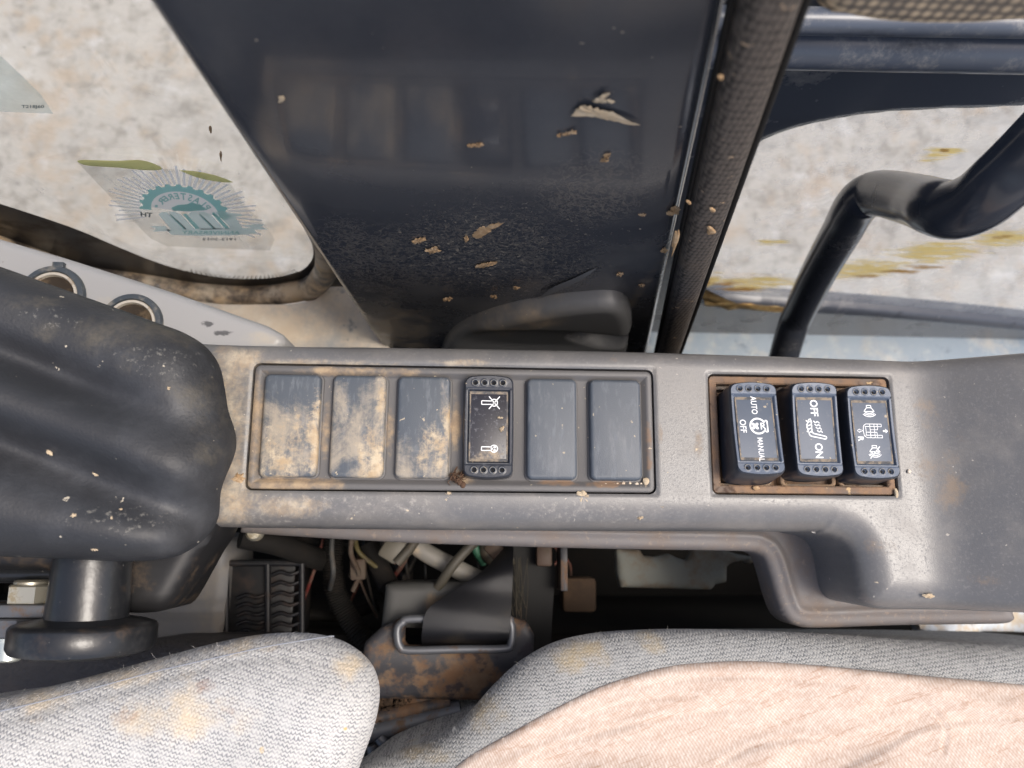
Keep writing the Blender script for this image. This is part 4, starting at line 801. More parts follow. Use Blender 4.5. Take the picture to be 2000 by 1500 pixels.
# ------------------------------------------------------------------ door side: frame, window, ledge, handle
dr_ = thing('door_frame', 'navy painted door frame around the muddy window behind the grab handle', 'door', (.25, YR, -.43))
hole = crom(Y2([(1372, 565), (1395, 500), (1430, 415), (1462, 335), (1482, 292), (1535, 265), (1600, 248), (1680, 234), (1760, 227), (1850, 223), (2000, 218), (2300, 212), (2300, 690), (2100, 652), (2000, 640), (1800, 621), (1600, 606), (1440, 597), (1400, 592), (1380, 584), (1372, 565)], YR), 4)[:-1]
fx0 = .055; fp = np.array([(fx0, -.5), (.75, -.5), (.75, .12), (fx0, .12)])
def fh(x, y, d):
    dh, _ = sdp(np.column_stack([x, y]), hole); t = np.clip((.006+dh)/.006, 0, 1); return -.005*t**2
V, F = sdf_plate(fp, .004, fh, [hole], wall=.014, mapf=wallmap(YR)); obj('frame_panel', V, F, M['navy_frame'], dr_, 50)
hp = np.vstack([hole]); obj('pane', np.column_stack([(hp[:, 0]), np.full(len(hp), YR+.010), hp[:, 1]]), [tuple(range(len(hp)))], M['glass_r'], dr_, 0)
splat([(1366, 556), (1376, 578), (1400, 590), (1480, 597), (1560, 601), (1555, 608), (1450, 605), (1390, 600), (1370, 584)], wp(YR-.004), mk('rust_crust', (.42, .26, .10), .95, .1, var=(160, (.60, .45, .22), .4, .62), grain=(600, .6, .0006)), 'rust_crust', dr_, .0012, 5, .0008)
# header: two rounded rolls across the top
pa_, pb_ = Y(1540, 90, .190), Y(2300, 100, .190); V, F = tube([pa_+[-.05, 0, 0], pb_], .0098, 28); obj('header_roll', V, F, M['header'], dr_, 70)
pa_, pb_ = Y(1500, 46, .186), Y(2300, 52, .186); V, F = tube([pa_+[-.05, 0, 0], pb_], .0050, 24); obj('header_roll', V, F, M['header'], dr_, 70)
# ledge
zl = -.43; P = U2([(1250, 606), (1400, 611), (1600, 618), (1800, 632), (2000, 652), (2300, 690), (2300, 800), (1250, 800)], zl)
V, F = sdf_plate(P, .004, lambda x, y, d: zl-.004*np.clip(1-d/.01, 0, 1)**2, wall=.02); obj('ledge', V, F, M['ledge'], dr_, 50)
mp_ = Y2([(1540, -200), (1590, -5), (1640, 16), (1720, 30), (1850, 34), (2000, 26), (2200, 20), (2200, -200)], .132)
V, F = sdf_plate(crom(mp_, 4), .002, lambda x, y, d: .006*(1-np.clip(1-d/.008, 0, 1)**2), wall=.02, mapf=wallmap(.132)); tag(obj('speaker_mesh', V, F, M['pouch'], smooth=60), 'tan and black mesh grille above the navy header', 'mesh grille')
gh = thing('grab_handle', 'bent glossy dark tube grab handle in front of the muddy window', 'grab handle', tuple(D(1530, 700, .62)))
hpts = [D(1520, 740, .64), D(1530, 700, .62), D(1548, 640, .595), D(1562, 607, .575), D(1600, 530, .51), D(1645, 450, .45), D(1668, 408, .42), D(1690, 386, .402), D(1722, 378, .388), D(1790, 392, .345), D(1830, 405, .315), D(1866, 410, .300), D(1912, 392, .286), D(1956, 356, .274), D(2010, 306, .264), D(2090, 226, .25), D(2180, 130, .24)]
cv = crom(hpts, 10); V, F = tube(cv, .0115, 28); 
M['pipe'] = mk('black_tube_paint', (.034, .039, .051), .2, .5, layers=[dict(col=(.12, .115, .11), scale=40, lo=.5, hi=.75, amt=.4, rough=.5)])
obj('tube', V, F, M['pipe'], gh, 80)
# ------------------------------------------------------------------ lever cover and what hangs below it
ZC = .050
lc = thing('lever_cover', 'large black moulded rubber lever cover with flowing ridges, dust specked', 'lever cover', tuple(U(200, 800, 0)))
lp_px = [(-1000, 300), (-330, 455), (-150, 482), (0, 525), (100, 558), (200, 592), (300, 628), (360, 650), (400, 676), (424, 712), (434, 760), (440, 800), (452, 838), (456, 872), (448, 915), (430, 965), (414, 1005), (398, 1045), (375, 1072), (335, 1090), (250, 1096), (150, 1092), (0, 1086), (-150, 1084), (-330, 1082), (-1000, 1080)]
lcp = crom(U2(lp_px, ZC-.018), 5)
def vv(x, y):   # photo-row coordinate of a point, only to lay the ridges along the cover's own length
    k = FPX/(H-ZC); return 1041-(y)*k, 924+x*k
def lch(x, y, d):
    L = (x-U(0, 700, ZC)[0])/(U(455, 700, ZC)[0]-U(0, 700, ZC)[0])          # 0 at frame side, 1 at tip
    y0 = U(100, 700, ZC)[1]; s = y+.030*L
    a = np.array([U(0, 690, ZC)[1], U(0, 780, ZC)[1], U(0, 880, ZC)[1], U(0, 970, ZC)[1]])
    z = np.zeros_like(x)+ZC
    z += -.008*np.exp(-((s-a[0])/.0070)**2)*sstep(1.05, .1, L)
    z += .006*np.exp(-((s-a[1])/.013)**2)
    z += -.0095*np.exp(-((s-a[2]-.004)/.0085)**2)*(1-.3*L)
    z += .004*np.exp(-((s-a[3])/.013)**2)
    z += .010*sstep(.4, -.6, L)-.006*sstep(.6, 1.1, L)
    t = np.clip((.016-d)/.016, 0, 1); return z-.018*(1-np.sqrt(np.clip(1-t**2.0, 0, 1)))
V, F = sdf_plate(lcp, .0013, lch, wall=.028, taper=.014); obj('cover', V, F, M['rubber'], lc, 60)
for k, (u, v, a, b, ang, m) in enumerate(((95, 880, 4, 13, -25, 'mudpale'), (185, 925, 9, 3, 35, 'mudpale'), (143, 1007, 5, 4, 0, 'mudpale'), (185, 1073, 7, 3, 10, 'mudpale'), (330, 758, 3, 3, 0, 'mudpale'), (235, 995, 3, 3, 20, 'mudpale'), (218, 1012, 2, 4, -10, 'mudpale'))):
    z_ = ZC
    for _ in range(4): q_ = U(u, v, z_)[:2][None]; d_, _c = sdp(q_, lcp); z_ = float(lch(q_[:, 0], q_[:, 1], np.maximum(d_, 0))[0])
    splat(ell(u, v, a, b, ang, 11, .4), flat(z_), M[m], 'mud_fleck', lc, .0004, 4, .00012)
bp = crom(U2([(-1000, 700), (300, 700), (430, 900), (425, 1000), (410, 1045), (390, 1075), (370, 1110), (345, 1155), (325, 1185), (305, 1196), (240, 1198), (120, 1180), (90, 1120), (-1000, 1120)], -.004), 4)
V, F = sdf_plate(bp, .003, lambda x, y, d: -.004-.004*np.clip(1-d/.006, 0, 1)**2, wall=.03); obj('boot', V, F, M['boot'], lc, 60)
rs = thing('rubber_stopper', 'glossy black mushroom shaped rubber stopper under the lever cover', 'rubber stopper', tuple(U(170, 1150, .0)))
zc_ = .012
def lathe_y(c, prof, n=40):     # axis along -y
    V = []; F = []
    for r, yy in prof:
        for k in range(n): a = 2*math.pi*k/n; V.append((c[0]+r*math.cos(a), yy, c[2]+r*math.sin(a)))
    for i in range(len(prof)-1):
        for k in range(n): F.append((i*n+k, i*n+(k+1) % n, (i+1)*n+(k+1) % n, (i+1)*n+k))
    return np.array(V), F
ys = lambda v: U(170, v, zc_)[1]
c = U(176, 1150, zc_-.004); rsft = 68*(H-zc_)/FPX
V, F = lathe_y(c, [(rsft*.96, ys(1060)), (rsft, ys(1100)), (rsft*1.02, ys(1160)), (rsft*1.05, ys(1215))]); obj('shaft', V, F, M['gloss_rubber'], rs, 60)
c = U(164, 1250, zc_-.004); rf = 124*(H-zc_)/FPX
V, F = lathe_y(c, [(rsft*.9, ys(1206)), (rf*.86, ys(1215)), (rf*.97, ys(1220)), (rf, ys(1226)), (rf*1.0, ys(1262)), (rf*.96, ys(1272)), (rf*.70, ys(1282)), (rf*.45, ys(1286)), (0.0001, ys(1287))]); obj('flange', V, F, M['gloss_rubber'], rs, 45)
bt = thing('bolt_bracket', 'steel strap with a zinc hex nut and bolt beside the rubber stopper', 'bracket', tuple(U(40, 1200, -.004)))
zb_ = -.004
def hexy(c, r, y0, y1):
    V = []; F = []
    for yy, s in ((y0, .92), (y0-.0006, 1), (y1+.0006, 1), (y1, .92)):
        for k in range(6): a = R_(60*k); V.append((c[0]+r*s*math.cos(a), yy, c[2]+r*s*math.sin(a)))
    for i in range(3):
        for k in range(6): F.append((i*6+k, i*6+(k+1) % 6, (i+1)*6+(k+1) % 6, (i+1)*6+k))
    F += [tuple(range(5, -1, -1)), tuple(range(18, 24))]; return np.array(V), F
yv = lambda v: U(50, v, zb_)[1]
V, F = hexy(U(66, 1160, zb_), 46*(H-zb_)/FPX, yv(1141), yv(1178)); obj('hex_nut', V, F, M['zinc'], bt, 20)
V, F = lathe_y(U(62, 1140, zb_), [(.0001, yv(1132)), (.0055, yv(1132)), (.0065, yv(1136)), (.0065, yv(1143))]); obj('bolt_end', V, F, M['zinc'], bt, 40)
V, F = bbox(U(20, 1189, zb_), (.055, yv(1177)-yv(1202), .022), .0008); obj('strap', V, F, M['darksteel'], bt, 30)
V, F = hexy(U(30, 1222, zb_), 62*(H-zb_)/FPX, yv(1203), yv(1241)); obj('hex_nut', V, F, M['darksteel'], bt, 20)
V, F = lathe_y(U(22, 1245, zb_), [(.006, yv(1241)), (.006, yv(1252)), (.0046, yv(1253)), (.0046, yv(1288)), (.0036, yv(1292)), (.0001, yv(1292))], 24); obj('bolt_shank', V, F, mk('pale_zinc', (.62, .66, .62), .35, .5, .6), bt, 40)
# dark rods behind
rd = MB(); V, F = tube([U(-900, 1122, -.01), U(112, 1122, -.01)], .0035, 12); tag(obj('control_rod', V, F, M['gloss_rubber'], smooth=60), 'black control rod running behind the rubber stopper', 'rod')
# grey panel and mat beneath
zp_ = -.13
P = crom(U2([(200, 1040), (418, 1040), (436, 1062), (444, 1085), (441, 1150), (436, 1210), (425, 1262), (412, 1300), (200, 1300)], zp_), 3)
V, F = sdf_plate(P, .003, lambda x, y, d: zp_-.003*np.clip(1-d/.004, 0, 1)**2+.003*np.exp(-((y-U(300, 1190, zp_)[1])/.004)**2), wall=.05)
tag(obj('kick_plate', V, F, M['greypanel'], smooth=50), 'dusty grey plastic kick plate under the lever cover', 'kick plate')
zm = -.10
P = U2([(-900, 1240), (40, 1262), (250, 1262), (330, 1250), (520, 1250), (520, 1550), (-900, 1550)], zm)
V, F = sdf_plate(P, .004, lambda x, y, d: zm-.004*np.clip(1-d/.006, 0, 1)**2, wall=.03); tag(obj('textured_pad', V, F, M['leather'], smooth=50), 'dark leather-grained pad behind the pale armrest', 'pad')
# ------------------------------------------------------------------ armrest and seat
ar = thing('armrest', 'pale grey knitted armrest cushion with stains and loose wool fuzz', 'armrest', tuple(U(300, 1450, -.06)))
ZA = .030
ap_px = [(-1000, 1545), (-330, 1420), (-150, 1394), (0, 1362), (150, 1328), (300, 1289), (400, 1262), (480, 1245), (550, 1238), (610, 1240), (660, 1252), (700, 1275), (727, 1306), (739, 1345), (737, 1385), (726, 1430), (708, 1480), (690, 1530), (670, 1600), (650, 1690)]
apol = np.vstack([crom(U2(ap_px, ZA-.022), 6), [[U(-1000, 1690, ZA)[0], U(-1000, 1690, ZA)[1]]]])
def arh(x, y, d):
    dd, _ = sdp(np.column_stack([x, y]), apol[:-2] if False else apol)
    t = np.clip((.03-d)/.03, 0, 1); z = ZA-.026*(1-np.sqrt(np.clip(1-t**2.2, 0, 1)))
    z = z-.0011*np.exp(-((d-.0068)/.0009)**2)*sstep(U(700, 1300, ZA)[0], U(560, 1300, ZA)[0], x)
    return z+.0009*nz(x, y, 60, 3)+.012*sstep(U(300, 1400, ZA)[0], U(-300, 1400, ZA)[0], x)
V, F = sdf_plate(apol, .0013, arh, wall=.06, taper=.03); obj('cushion', V, F, M['armrest'], ar, 80)
# seam thread lying in the groove
def sample_top(px, z, hf, poly):
    q = np.array([U(u, v, z)[:2] for u, v in px]); d, _ = sdp(q, poly); return np.column_stack([q, hf(q[:, 0], q[:, 1], np.maximum(d, 0))])
sm_px = crom([(-200, 1420), (0, 1386), (150, 1352), (300, 1313), (420, 1285), (520, 1264), (600, 1253), (640, 1252)], 14)
q = sample_top(sm_px, ZA-.012, arh, apol); V, F = tube(q, .0003, 5); obj('seam', V, F, M['thread'], ar, 60)
def fuzz(poly, hf, n, lo, hi, rad, name, mat, par, curl=1.0):
    mb = MB(); A = np.asarray(poly); L = np.r_[0, np.cumsum(np.hypot(*np.diff(A, axis=0).T))]
    for i in range(n):
        s = random.uniform(0, L[-1]); p = np.array([np.interp(s, L, A[:, 0]), np.interp(s, L, A[:, 1])]); j = min(max(np.searchsorted(L, s), 1), len(A)-1); tg = A[j]-A[j-1]; tg /= np.hypot(*tg)+1e-9; nn = np.array([tg[1], -tg[0]])
        c0, _ = sdp((p+nn*.001)[None], A);  nn = nn if c0[0] > 0 else -nn      # inwards
        ins = random.uniform(0, .010); b = p+nn*ins; d, _ = sdp(b[None], A); z = hf(np.array([b[0]]), np.array([b[1]]), np.maximum(d, 0))[0]
        ln_ = random.uniform(lo, hi)*(2.2 if random.random() < .05 else 1); di = np.array([*( -nn*random.uniform(.5, 1.2)+tg*random.uniform(-.8, .8)), random.uniform(.1, .9)]); P = [np.array([*b, z-.0003])]
        for k in range(3): P.append(P[-1]+di*ln_/3); di = di+rng.normal(0, .55*curl, 3)
        mb.add(*tube(crom(P, 3), np.linspace(rad, rad*.6, 10), 3, False))
    mb.build(name, mat, par, 80)['kind'] = 'stuff'
fuzz(apol[6:106], arh, 1500,  .0003, .0011, .00004, 'wool_fuzz', M['fuzz'], ar, 1.2)
se = thing('seat_cushion', 'grey blue knitted seat cushion bulging beside the seat belt', 'seat', tuple(U(1300, 1450, -.1)))
ZQ = -.030
sp_px = [(600, 1640), (640, 1540), (700, 1500), (760, 1478), (830, 1455), (885, 1424), (925, 1385), (965, 1340), (1015, 1294), (1075, 1260), (1140, 1242), (1220, 1233), (1350, 1230), (1500, 1234), (1650, 1242), (1800, 1252), (2000, 1262), (2350, 1275)]
spol = np.vstack([crom(U2(sp_px, ZQ-.016), 6), [[U(2350, 1850, ZQ)[0], U(2350, 1850, ZQ)[1]], [U(600, 1850, ZQ)[0], U(600, 1850, ZQ)[1]]]])
def seh(x, y, d):
    t = np.clip((.028-d)/.028, 0, 1); z = ZQ-.020*(1-np.sqrt(np.clip(1-t**2.2, 0, 1)))
    return z+.0008*nz(x, y, 45, 5)+.010*sstep(.03, .07, d)
V, F = sdf_plate(spol, .0014, seh, wall=.10, taper=.045); obj('cushion', V, F, M['seat'], se, 80)
fuzz(spol[:100], seh, 900, .0005, .0011, .00005, 'wool_fuzz', M['fuzz'], se, 1.2)
ZW = ZQ+.006
tw_px = [(800, 1640), (850, 1555), (905, 1498), (1000, 1440), (1100, 1383), (1200, 1339), (1310, 1309), (1400, 1300), (1480, 1298), (1600, 1305), (1700, 1314), (1800, 1324), (2000, 1342), (2350, 1372)]
tpol = np.vstack([crom(U2(tw_px, ZW), 6), [[U(2350, 1800, ZW)[0], U(2350, 1800, ZW)[1]], [U(800, 1800, ZW)[0], U(800, 1800, ZW)[1]]]])
cs, sn_ = math.cos(R_(20)), math.sin(R_(20))
fold = crom([U(1500, 1560, ZW)[:2], U(1640, 1500, ZW)[:2], U(1745, 1455, ZW)[:2], U(1810, 1425, ZW)[:2], U(1900, 1412, ZW)[:2], U(2010, 1404, ZW)[:2], U(2200, 1396, ZW)[:2]], 6)
CREASE = []
for c_ in ([(1020, 1490), (1150, 1440), (1300, 1405), (1420, 1392)], [(1240, 1345), (1400, 1325), (1560, 1330), (1700, 1345)], [(1150, 1400), (1260, 1370), (1360, 1362)], [(1700, 1375), (1850, 1362), (1930, 1385), (2010, 1410)], [(1400, 1490), (1480, 1455), (1560, 1445), (1640, 1450)], [(1820, 1380), (1850, 1420), (1840, 1470)]):
    c_ = crom(U2(c_, ZW), 5); CREASE.append(np.vstack([c_, (c_+[0, .00002])[::-1]]))
def twh(x, y, d):
    dd, _ = sdp(np.column_stack([x, y]), spol); z = seh(x, y, np.maximum(dd, 0))+.0022
    z = z-.0016*np.clip(1-d/.0022, 0, 1)**2
    a = x*cs+y*sn_; b = -x*sn_+y*cs
    w = nz(a*.35, b, 95, 9); z = z+.0017*w*sstep(0, .008, d)+.0006*nz(a*.25, b, 160, 2)
    for cr in CREASE:
        dc, _ = sdp(np.column_stack([x, y]), cr); z = z-.00055*np.exp(-(dc/.0008)**2)+.00025*np.exp(-((np.abs(dc)-.002)/.0012)**2)
    # an overlapping fold of the cloth
    P = np.column_stack([x, y]); fy = np.interp(x, fold[:, 0], fold[:, 1]); q = fy-y
    z = z+np.where(x > fold[0][0], .0016*sstep(-.0004, .0010, q), 0)
    q2 = np.abs(y-(U(1800, 1362, ZW)[1]+.10*(x-.2)-.0))
    return z+.0028*np.exp(-((y-U(1900, 1370, ZW)[1]+.25*(x-U(1900, 1370, ZW)[0]))/.006)**2)*sstep(.12, .2, x)
V, F = sdf_plate(tpol, .0011, twh, wall=.0022); tag(obj('towel', V, F, M['towel'], smooth=80), 'pinkish beige woven cloth spread over the grey seat cushion', 'cloth')
# ------------------------------------------------------------------ seat belt
ZL_ = -.085
sb = thing('seat_belt', 'black webbing seat belt threaded through a steel loop beside the seat', 'seat belt', tuple(U(900, 1250, -.12)))
rt_ = [U(1003, 1050, -.118), U(1002, 1105, -.093), U(1000, 1160, -.087), U(997, 1215, ZL_+.005), U(993, 1245, ZL_+.004), U(992, 1262, ZL_-.008)]
lt_ = [U(998, 1055, -.118), U(940, 1117, -.093), U(886, 1154, -.087), U(836, 1190, ZL_+.005), U(824, 1235, ZL_+.004), U(824, 1262, ZL_-.008)]
ra, la = crom(rt_, 8), crom(lt_, 8); K = 12; V = []; F = []
for a, b in zip(la, ra):
    for k in range(K): t = k/(K-1); V.append(a+(b-a)*t+np.array([0, 0, .0015*math.sin(t*math.pi)]))
for i in range(len(ra)-1):
    for k in range(K-1): F.append((i*K+k, i*K+k+1, (i+1)*K+k+1, (i+1)*K+k))
n0 = len(V); V += [np.array(p)-[0, 0, .0014] for p in V]; F += [tuple(n0+i for i in f) for f in F]
obj('webbing', V, F, M['web'], sb, 70)
lw = [(786, 1216), (800, 1209), (890, 1208), (985, 1208), (997, 1216), (1000, 1235), (998, 1258), (986, 1267), (900, 1268), (800, 1270), (781, 1262), (776, 1240), (778, 1224), (786, 1216)]
V, F = tube(crom([U(u, v, ZL_+.0015) for u, v in lw], 6), .0021, 10, False); obj('loop_frame', V, F, M['loop'], sb, 80)
bp_ = U2([(782, 1208), (995, 1206), (1030, 1216), (1044, 1240), (1042, 1290), (1040, 1330), (990, 1375), (730, 1370), (700, 1320), (712, 1255), (745, 1225)], ZL_-.004)
hp_ = np.array(U2([(790, 1216), (990, 1214), (992, 1262), (788, 1264)], ZL_-.004))
V, F = sdf_plate(bp_, .0018, lambda x, y, d: ZL_-.004-.006*sstep(U(800, 1285, ZL_)[1], U(800, 1380, ZL_)[1], y)-.002*np.clip(1-d/.003, 0, 1)**2, [hp_], wall=.008); obj('anchor_plate', V, F, M['rust'], sb, 50)
rp_ = U2([(752, 1150), (764, 1141), (900, 1138), (960, 1138), (960, 1225), (744, 1225)], -.098)
V, F = sdf_plate(crom(rp_, 3), .002, lambda x, y, d: -.098-.003*np.clip(1-d/.004, 0, 1)**2, wall=.03); obj('retractor_case', V, F, M['plate'], sb, 50)
# fibrous black guard next to the belt
gd = thing('belt_guard', 'black guard plate with stringy fibres hanging next to the belt', 'guard', tuple(U(1040, 1150, -.12)))
P = U2([(990, 1040), (1080, 1040), (1084, 1120), (1078, 1215), (1075, 1290), (1000, 1290)], -.125); V, F = sdf_plate(P, .004, lambda x, y, d: -.125+0*x, wall=.02); obj('guard_plate', V, F, M['dead'], gd, 40)
mb = MB()
for i in range(12):
    a = U(random.uniform(992, 1032), random.uniform(1085, 1110), -.118); b = U(random.uniform(1000, 1030), random.uniform(1180, 1215), -.118); mb.add(*tube(crom([a, (a+b)/2+rng.normal(0, .001, 3), b], 5), .0002, 4))
mb.build('fibres', M['wire'], gd, 0)['kind'] = 'stuff'
# ------------------------------------------------------------------ clutter beneath the console
vt = thing('vent_box', 'black louvred vent box under the console beside the grey panel', 'vent', tuple(U(515, 1180, -.15)))
zv = -.135
V, F = bbox(U(515, 1190, zv-.03), (.047, .058, .05), .002); obj('vent_case', V, F, M['vent'], vt, 40)
P = U2([(448, 1102), (586, 1102), (586, 1290), (448, 1290)], zv)
fw = [(442, 1100), (590, 1100), (590, 1300), (442, 1300)]
for a, b in ((fw[0], fw[1]), (fw[0], fw[3]), (fw[1], fw[2]), ((523, 1100), (523, 1300))):
    V, F = tube([U(*a, zv), U(*b, zv)], .0018, 8); obj('vent_rib', V, F, M['vent'], vt, 60)
for k in range(7):
    for x0, x1 in ((462, 518), (530, 584)):
        v0 = 1165+k*17 if x0 == 462 else 1120+k*20
        V, F = tube(crom([U(x0, v0+4, zv-.001), U((x0+x1)/2-8, v0-3, zv), U((x0+x1)/2+10, v0+2, zv), U(x1, v0-3, zv-.001)], 5), .0011, 6); obj('louvre', V, F, M['vent'], vt, 60)
hs = [U(655, 1030, -.15), U(650, 1090, -.15), U(655, 1150, -.15), U(680, 1205, -.15), U(725, 1265, -.15), U(780, 1330, -.16)]
hc = crom(hs, 60); V, F = tube(hc, .0062+.0006*np.sin(np.arange(len(hc))*1.25), 12); tag(obj('corrugated_hose', V, F, M['hose'], smooth=70), 'dark corrugated hose curving down behind the vent box', 'hose')
V, F = tube(crom([U(470, 1048, -.11), U(540, 1062, -.12), U(600, 1085, -.14), U(650, 1100, -.16)], 6), .0065, 12); tag(obj('tan_hose', V, F, M['hose'], smooth=70), 'dim brown hose running under the console near its screw', 'hose')
V, F = lathe(U(500, 1040, -.058), [(.0042, -.058), (.0042, -.055), (.003, -.0535), (.0001, -.0532)], 20); tag(obj('screw_head', V, F, M['zinc'], smooth=40), 'shiny round screw head under the front edge of console', 'screw')
V, F = tube(crom([U(795, 1050, -.11), U(830, 1078, -.11), U(880, 1105, -.11), U(930, 1130, -.11), U(975, 1150, -.115)], 6), .0052, 14); tag(obj('pale_tube', V, F, M['whitehose'], smooth=70), 'dirty white tube slanting down behind the belt', 'tube')
V, F = tube(crom([U(935, 1052, -.095), U(910, 1075, -.095), U(880, 1110, -.095), U(855, 1148, -.10)], 6), .0027, 10); tag(obj('cable', V, F, M['wire'], smooth=70), 'thin grey cable crossing over the dirty white tube', 'cable')
V, F = tube(crom([U(925, 1045, -.12), U(930, 1075, -.12), U(945, 1100, -.125)], 6), .0025, 8); tag(obj('cable', V, F, M['green'], smooth=70), 'short green cable beside the belt top', 'cable')
V, F = tube(crom([U(960, 1040, -.12), U(952, 1075, -.12), U(975, 1095, -.12), U(1000, 1085, -.12)], 6), .005, 10); tag(obj('cable', V, F, M['wire'], smooth=70), 'brown cable bundle curling above the belt', 'cable')
cn = thing('wire_connector', 'pale yellowish plug connector with a pink patch under the console', 'connector', tuple(U(770, 1085, -.11)))
V, F = bbox(U(768, 1072, -.11), (.012, .014, .010), .002, Matrix.Rotation(R_(-30), 3, 'Z')); obj('plug', V, F, M['conn'], cn, 40)
V, F = tube([U(775, 1100, -.105), U(800, 1072, -.105), U(815, 1050, -.105)], .0028, 8); obj('lead', V, F, M['wire'], cn, 60)
V, F = tube(crom([U(720, 1060, -.14), U(735, 1095, -.14), U(760, 1145, -.132)], 5), .006, 10); tag(obj('cable', V, F, M['hose'], smooth=70), 'thick dark cable below the plug connector', 'cable')
for i, (u0, v0, u1, v1, z) in enumerate(((560, 1045, 720, 1065, -.17), (690, 1040, 770, 1150, -.18), (600, 1200, 740, 1180, -.2))):
    V, F = tube(crom([U(u0, v0, z), U((u0+u1)/2, (v0+v1)/2+12, z), U(u1, v1, z)], 6), .004, 8); tag(obj('cable', V, F, M['hose'], smooth=70), ('dim cable sagging just under the front edge of the console', 'dim cable running towards the retractor case', 'dim cable low down behind the corrugated hose')[i], 'cable', 'dim cables under the console')
V, F = bbox(U(1098, 1110, -.12), (.004, .024, .02), .0006); tag(obj('bracket', V, F, M['rust'], smooth=30), 'thin grey upright bracket under the console', 'bracket')
V, F = bbox(U(1128, 1160, -.16), (.021, .021, .02), .003); tag(obj('dusty_block', V, F, M['tanblock'], smooth=30), 'small tan dusty block in the dark gap', 'block')
zz = -.155
pp = U2([(1205, 1072), (1250, 1074), (1258, 1086), (1285, 1088), (1310, 1082), (1325, 1090), (1345, 1096), (1352, 1078), (1354, 1072), (1420, 1075), (1440, 1082), (1474, 1088), (1475, 1098), (1462, 1101), (1455, 1093), (1435, 1098), (1422, 1104), (1420, 1136), (1398, 1142), (1392, 1152), (1215, 1147), (1208, 1120)], zz)
V, F = sdf_plate(pp, .0016, lambda x, y, d: zz-.002*np.clip(1-d/.004, 0, 1)**2+.002*nz(x, y, 50), wall=.008); tag(obj('broken_board', V, F, M['pale'], smooth=60), 'pale broken board with jagged edges lying in the dark gap', 'board')
zg = -.17; P = U2([(1780, 1195), (2120, 1180), (2120, 1330), (1770, 1330), (1800, 1250)], zg)
V, F = sdf_plate(P, .004, lambda x, y, d: zg+.010*nz(x, y, 28, 4)+.004*nz(x, y, 80, 7), wall=.01); tag(obj('mottled_sheet', V, F, M['rag'], smooth=80), 'pale blue mottled sheet below the rounded end of the console', 'sheet')
# seat slide rails
sr = thing('seat_rail', 'grimy dark steel seat slide rails below the belt anchor', 'seat rail', tuple(U(800, 1420, -.13)))
zr = -.10
for (a, b, r, m) in (((690, 1438), (900, 1386), .0055, 'darksteel'), ((690, 1412), (880, 1372), .004, 'rust'), ((690, 1468), (860, 1430), .0045, 'vent')):
    V, F = tube([U(*a, zr), U(*b, zr)], r, 10); obj('rail', V, F, M[m], sr, 60)
V, F = bbox(U(820, 1362, zr-.004), (.016, .006, .01), .001); obj('rail_block', V, F, M['rust'], sr, 30)
V, F = lathe(U(870, 1400, zr), [(.009, zr-.004), (.009, zr), (.005, zr+.001), (.004, zr-.004)], 18); obj('rail_roller', V, F, M['vent'], sr, 40)
for p in ([(725, 1455), (735, 1490), (745, 1500)], [(740, 1440), (765, 1475), (750, 1500)]): V, F = tube(crom([U(u, v, zr+.004) for u, v in p], 6), .003, 8); obj('rail_spring', V, F, M['darksteel'], sr, 60)
mb = MB()
for i in range(260):
    u = random.uniform(705, 800); v = random.uniform(1350, 1420); bm = bmesh.new(); bmesh.ops.create_icosphere(bm, subdivisions=1, radius=random.uniform(.0006, .0024)); Vv = np.array([q.co[:] for q in bm.verts])*rng.uniform(.6, 1.4, 3)+U(u, v, zr-.002+random.uniform(-.002, .004)); Ff = [[q.index for q in f.verts] for f in bm.faces]; bm.free(); mb.add(Vv, Ff)
tag(mb.build('crumbled_dirt', M['tanblock'], smooth=0), 'heap of brown crumbled dirt on the seat rails', 'dirt', kind='stuff')
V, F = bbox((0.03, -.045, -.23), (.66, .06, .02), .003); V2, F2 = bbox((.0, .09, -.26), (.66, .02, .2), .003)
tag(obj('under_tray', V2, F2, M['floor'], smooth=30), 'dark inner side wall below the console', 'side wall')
V, F = bbox((.0, -.30, -.30), (.9, .02, .35), .003); tag(obj('bulkhead', V, F, M['floor'], smooth=30), 'dark bulkhead below the cushions', 'bulkhead')
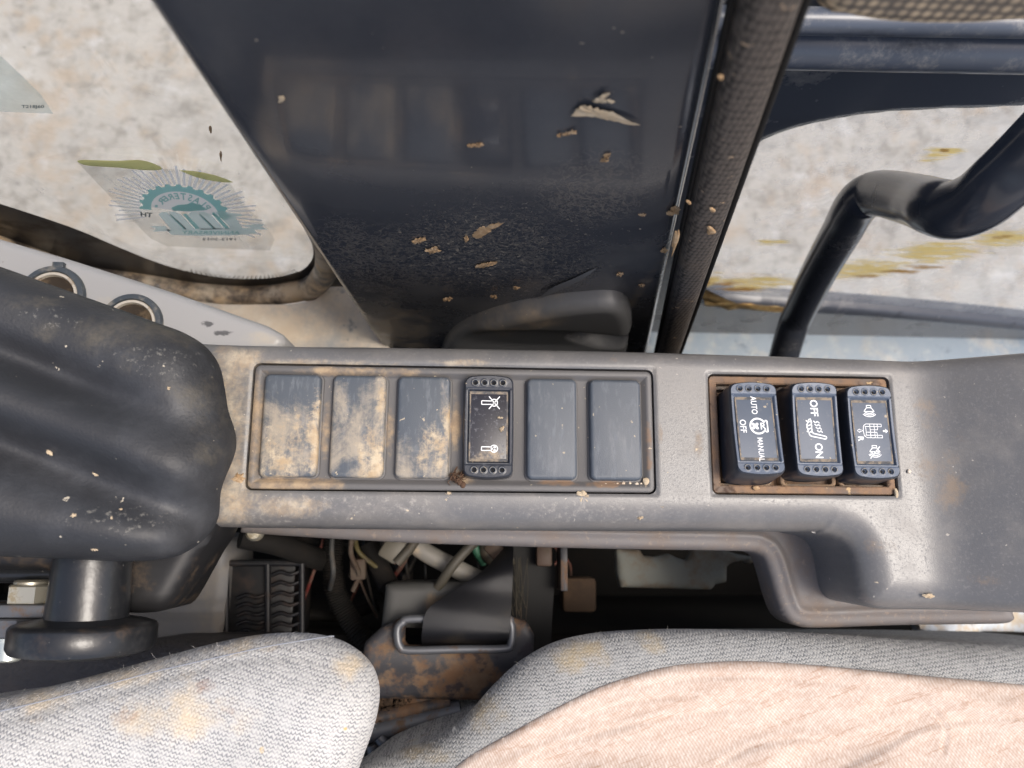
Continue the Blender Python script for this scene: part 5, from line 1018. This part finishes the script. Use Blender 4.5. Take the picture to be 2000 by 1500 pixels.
V, F = bbox((.50, -.11, -.24), (.02, .38, .44), .003); tag(obj('sun_block_wall', V, F, M['floor'], smooth=30), 'unseen dark wall added past the console end to block sun', 'side wall')  # out of view, added to stop sun reaching under the console
V, F = bbox((.0, -.185, -.31), (.98, .25, .30), .004); tag(obj('sky_block_box', V, F, M['floor'], smooth=30), 'unseen dark box added under the cushions to block sky light', 'light blocker')  # hidden box added to shut sky light out of the gap
V, F = bbox((-.46, .02, -.26), (.02, .20, .40), .003); tag(obj('gap_end_blocker', V, F, M['floor'], smooth=30), 'unseen dark wall added beyond the lever cover to block light', 'side wall')  # unseen end wall added to close the gap against side light
lm = thing('wiring_loom', 'tangle of thin grimy wires in the dark gap below the console', 'wiring', tuple(U(800, 1100, -.15)))
WC = [mk('grimy_wire_'+n, c, .6, .35, layers=[dict(col=(.07, .055, .04), scale=60, lo=.45, hi=.6, amt=.8)]) for n, c in (('black', (.012, .012, .012)), ('brown', (.05, .03, .02)), ('red', (.12, .02, .015)), ('yellow', (.07, .055, .02)), ('grey', (.04, .04, .038)))]
rw = random.Random(11)
for i in range(26):
    u0 = rw.uniform(590, 1110); u1 = u0+rw.uniform(-70, 70); z0 = rw.uniform(-.19, -.115); va, vb = rw.uniform(1020, 1050), rw.uniform(1110, 1215)
    P = [U(u0, va, z0), U(u0+(u1-u0)*.3+rw.uniform(-12, 12), va+(vb-va)*.35, z0+rw.uniform(-.01, .008)), U(u0+(u1-u0)*.7+rw.uniform(-12, 12), va+(vb-va)*.7, z0+rw.uniform(-.015, .005)), U(u1, vb, z0-.02)]
    V, F = tube(crom(P, 6), rw.choice((.0008, .0011, .0015)), 7); obj('wire', V, F, WC[rw.choice((0, 0, 0, 1, 1, 2, 3, 4, 4))], lm, 70)
for u, v, z in ((700, 1112, -.135), (968, 1075, -.118), (1062, 1085, -.118)):
    V, F = bbox(U(u, v, z), (.009, .012, .008), .0015, Matrix.Rotation(R_(rw.uniform(-50, 50)), 3, 'Z')); obj('clip', V, F, WC[1], lm, 40)
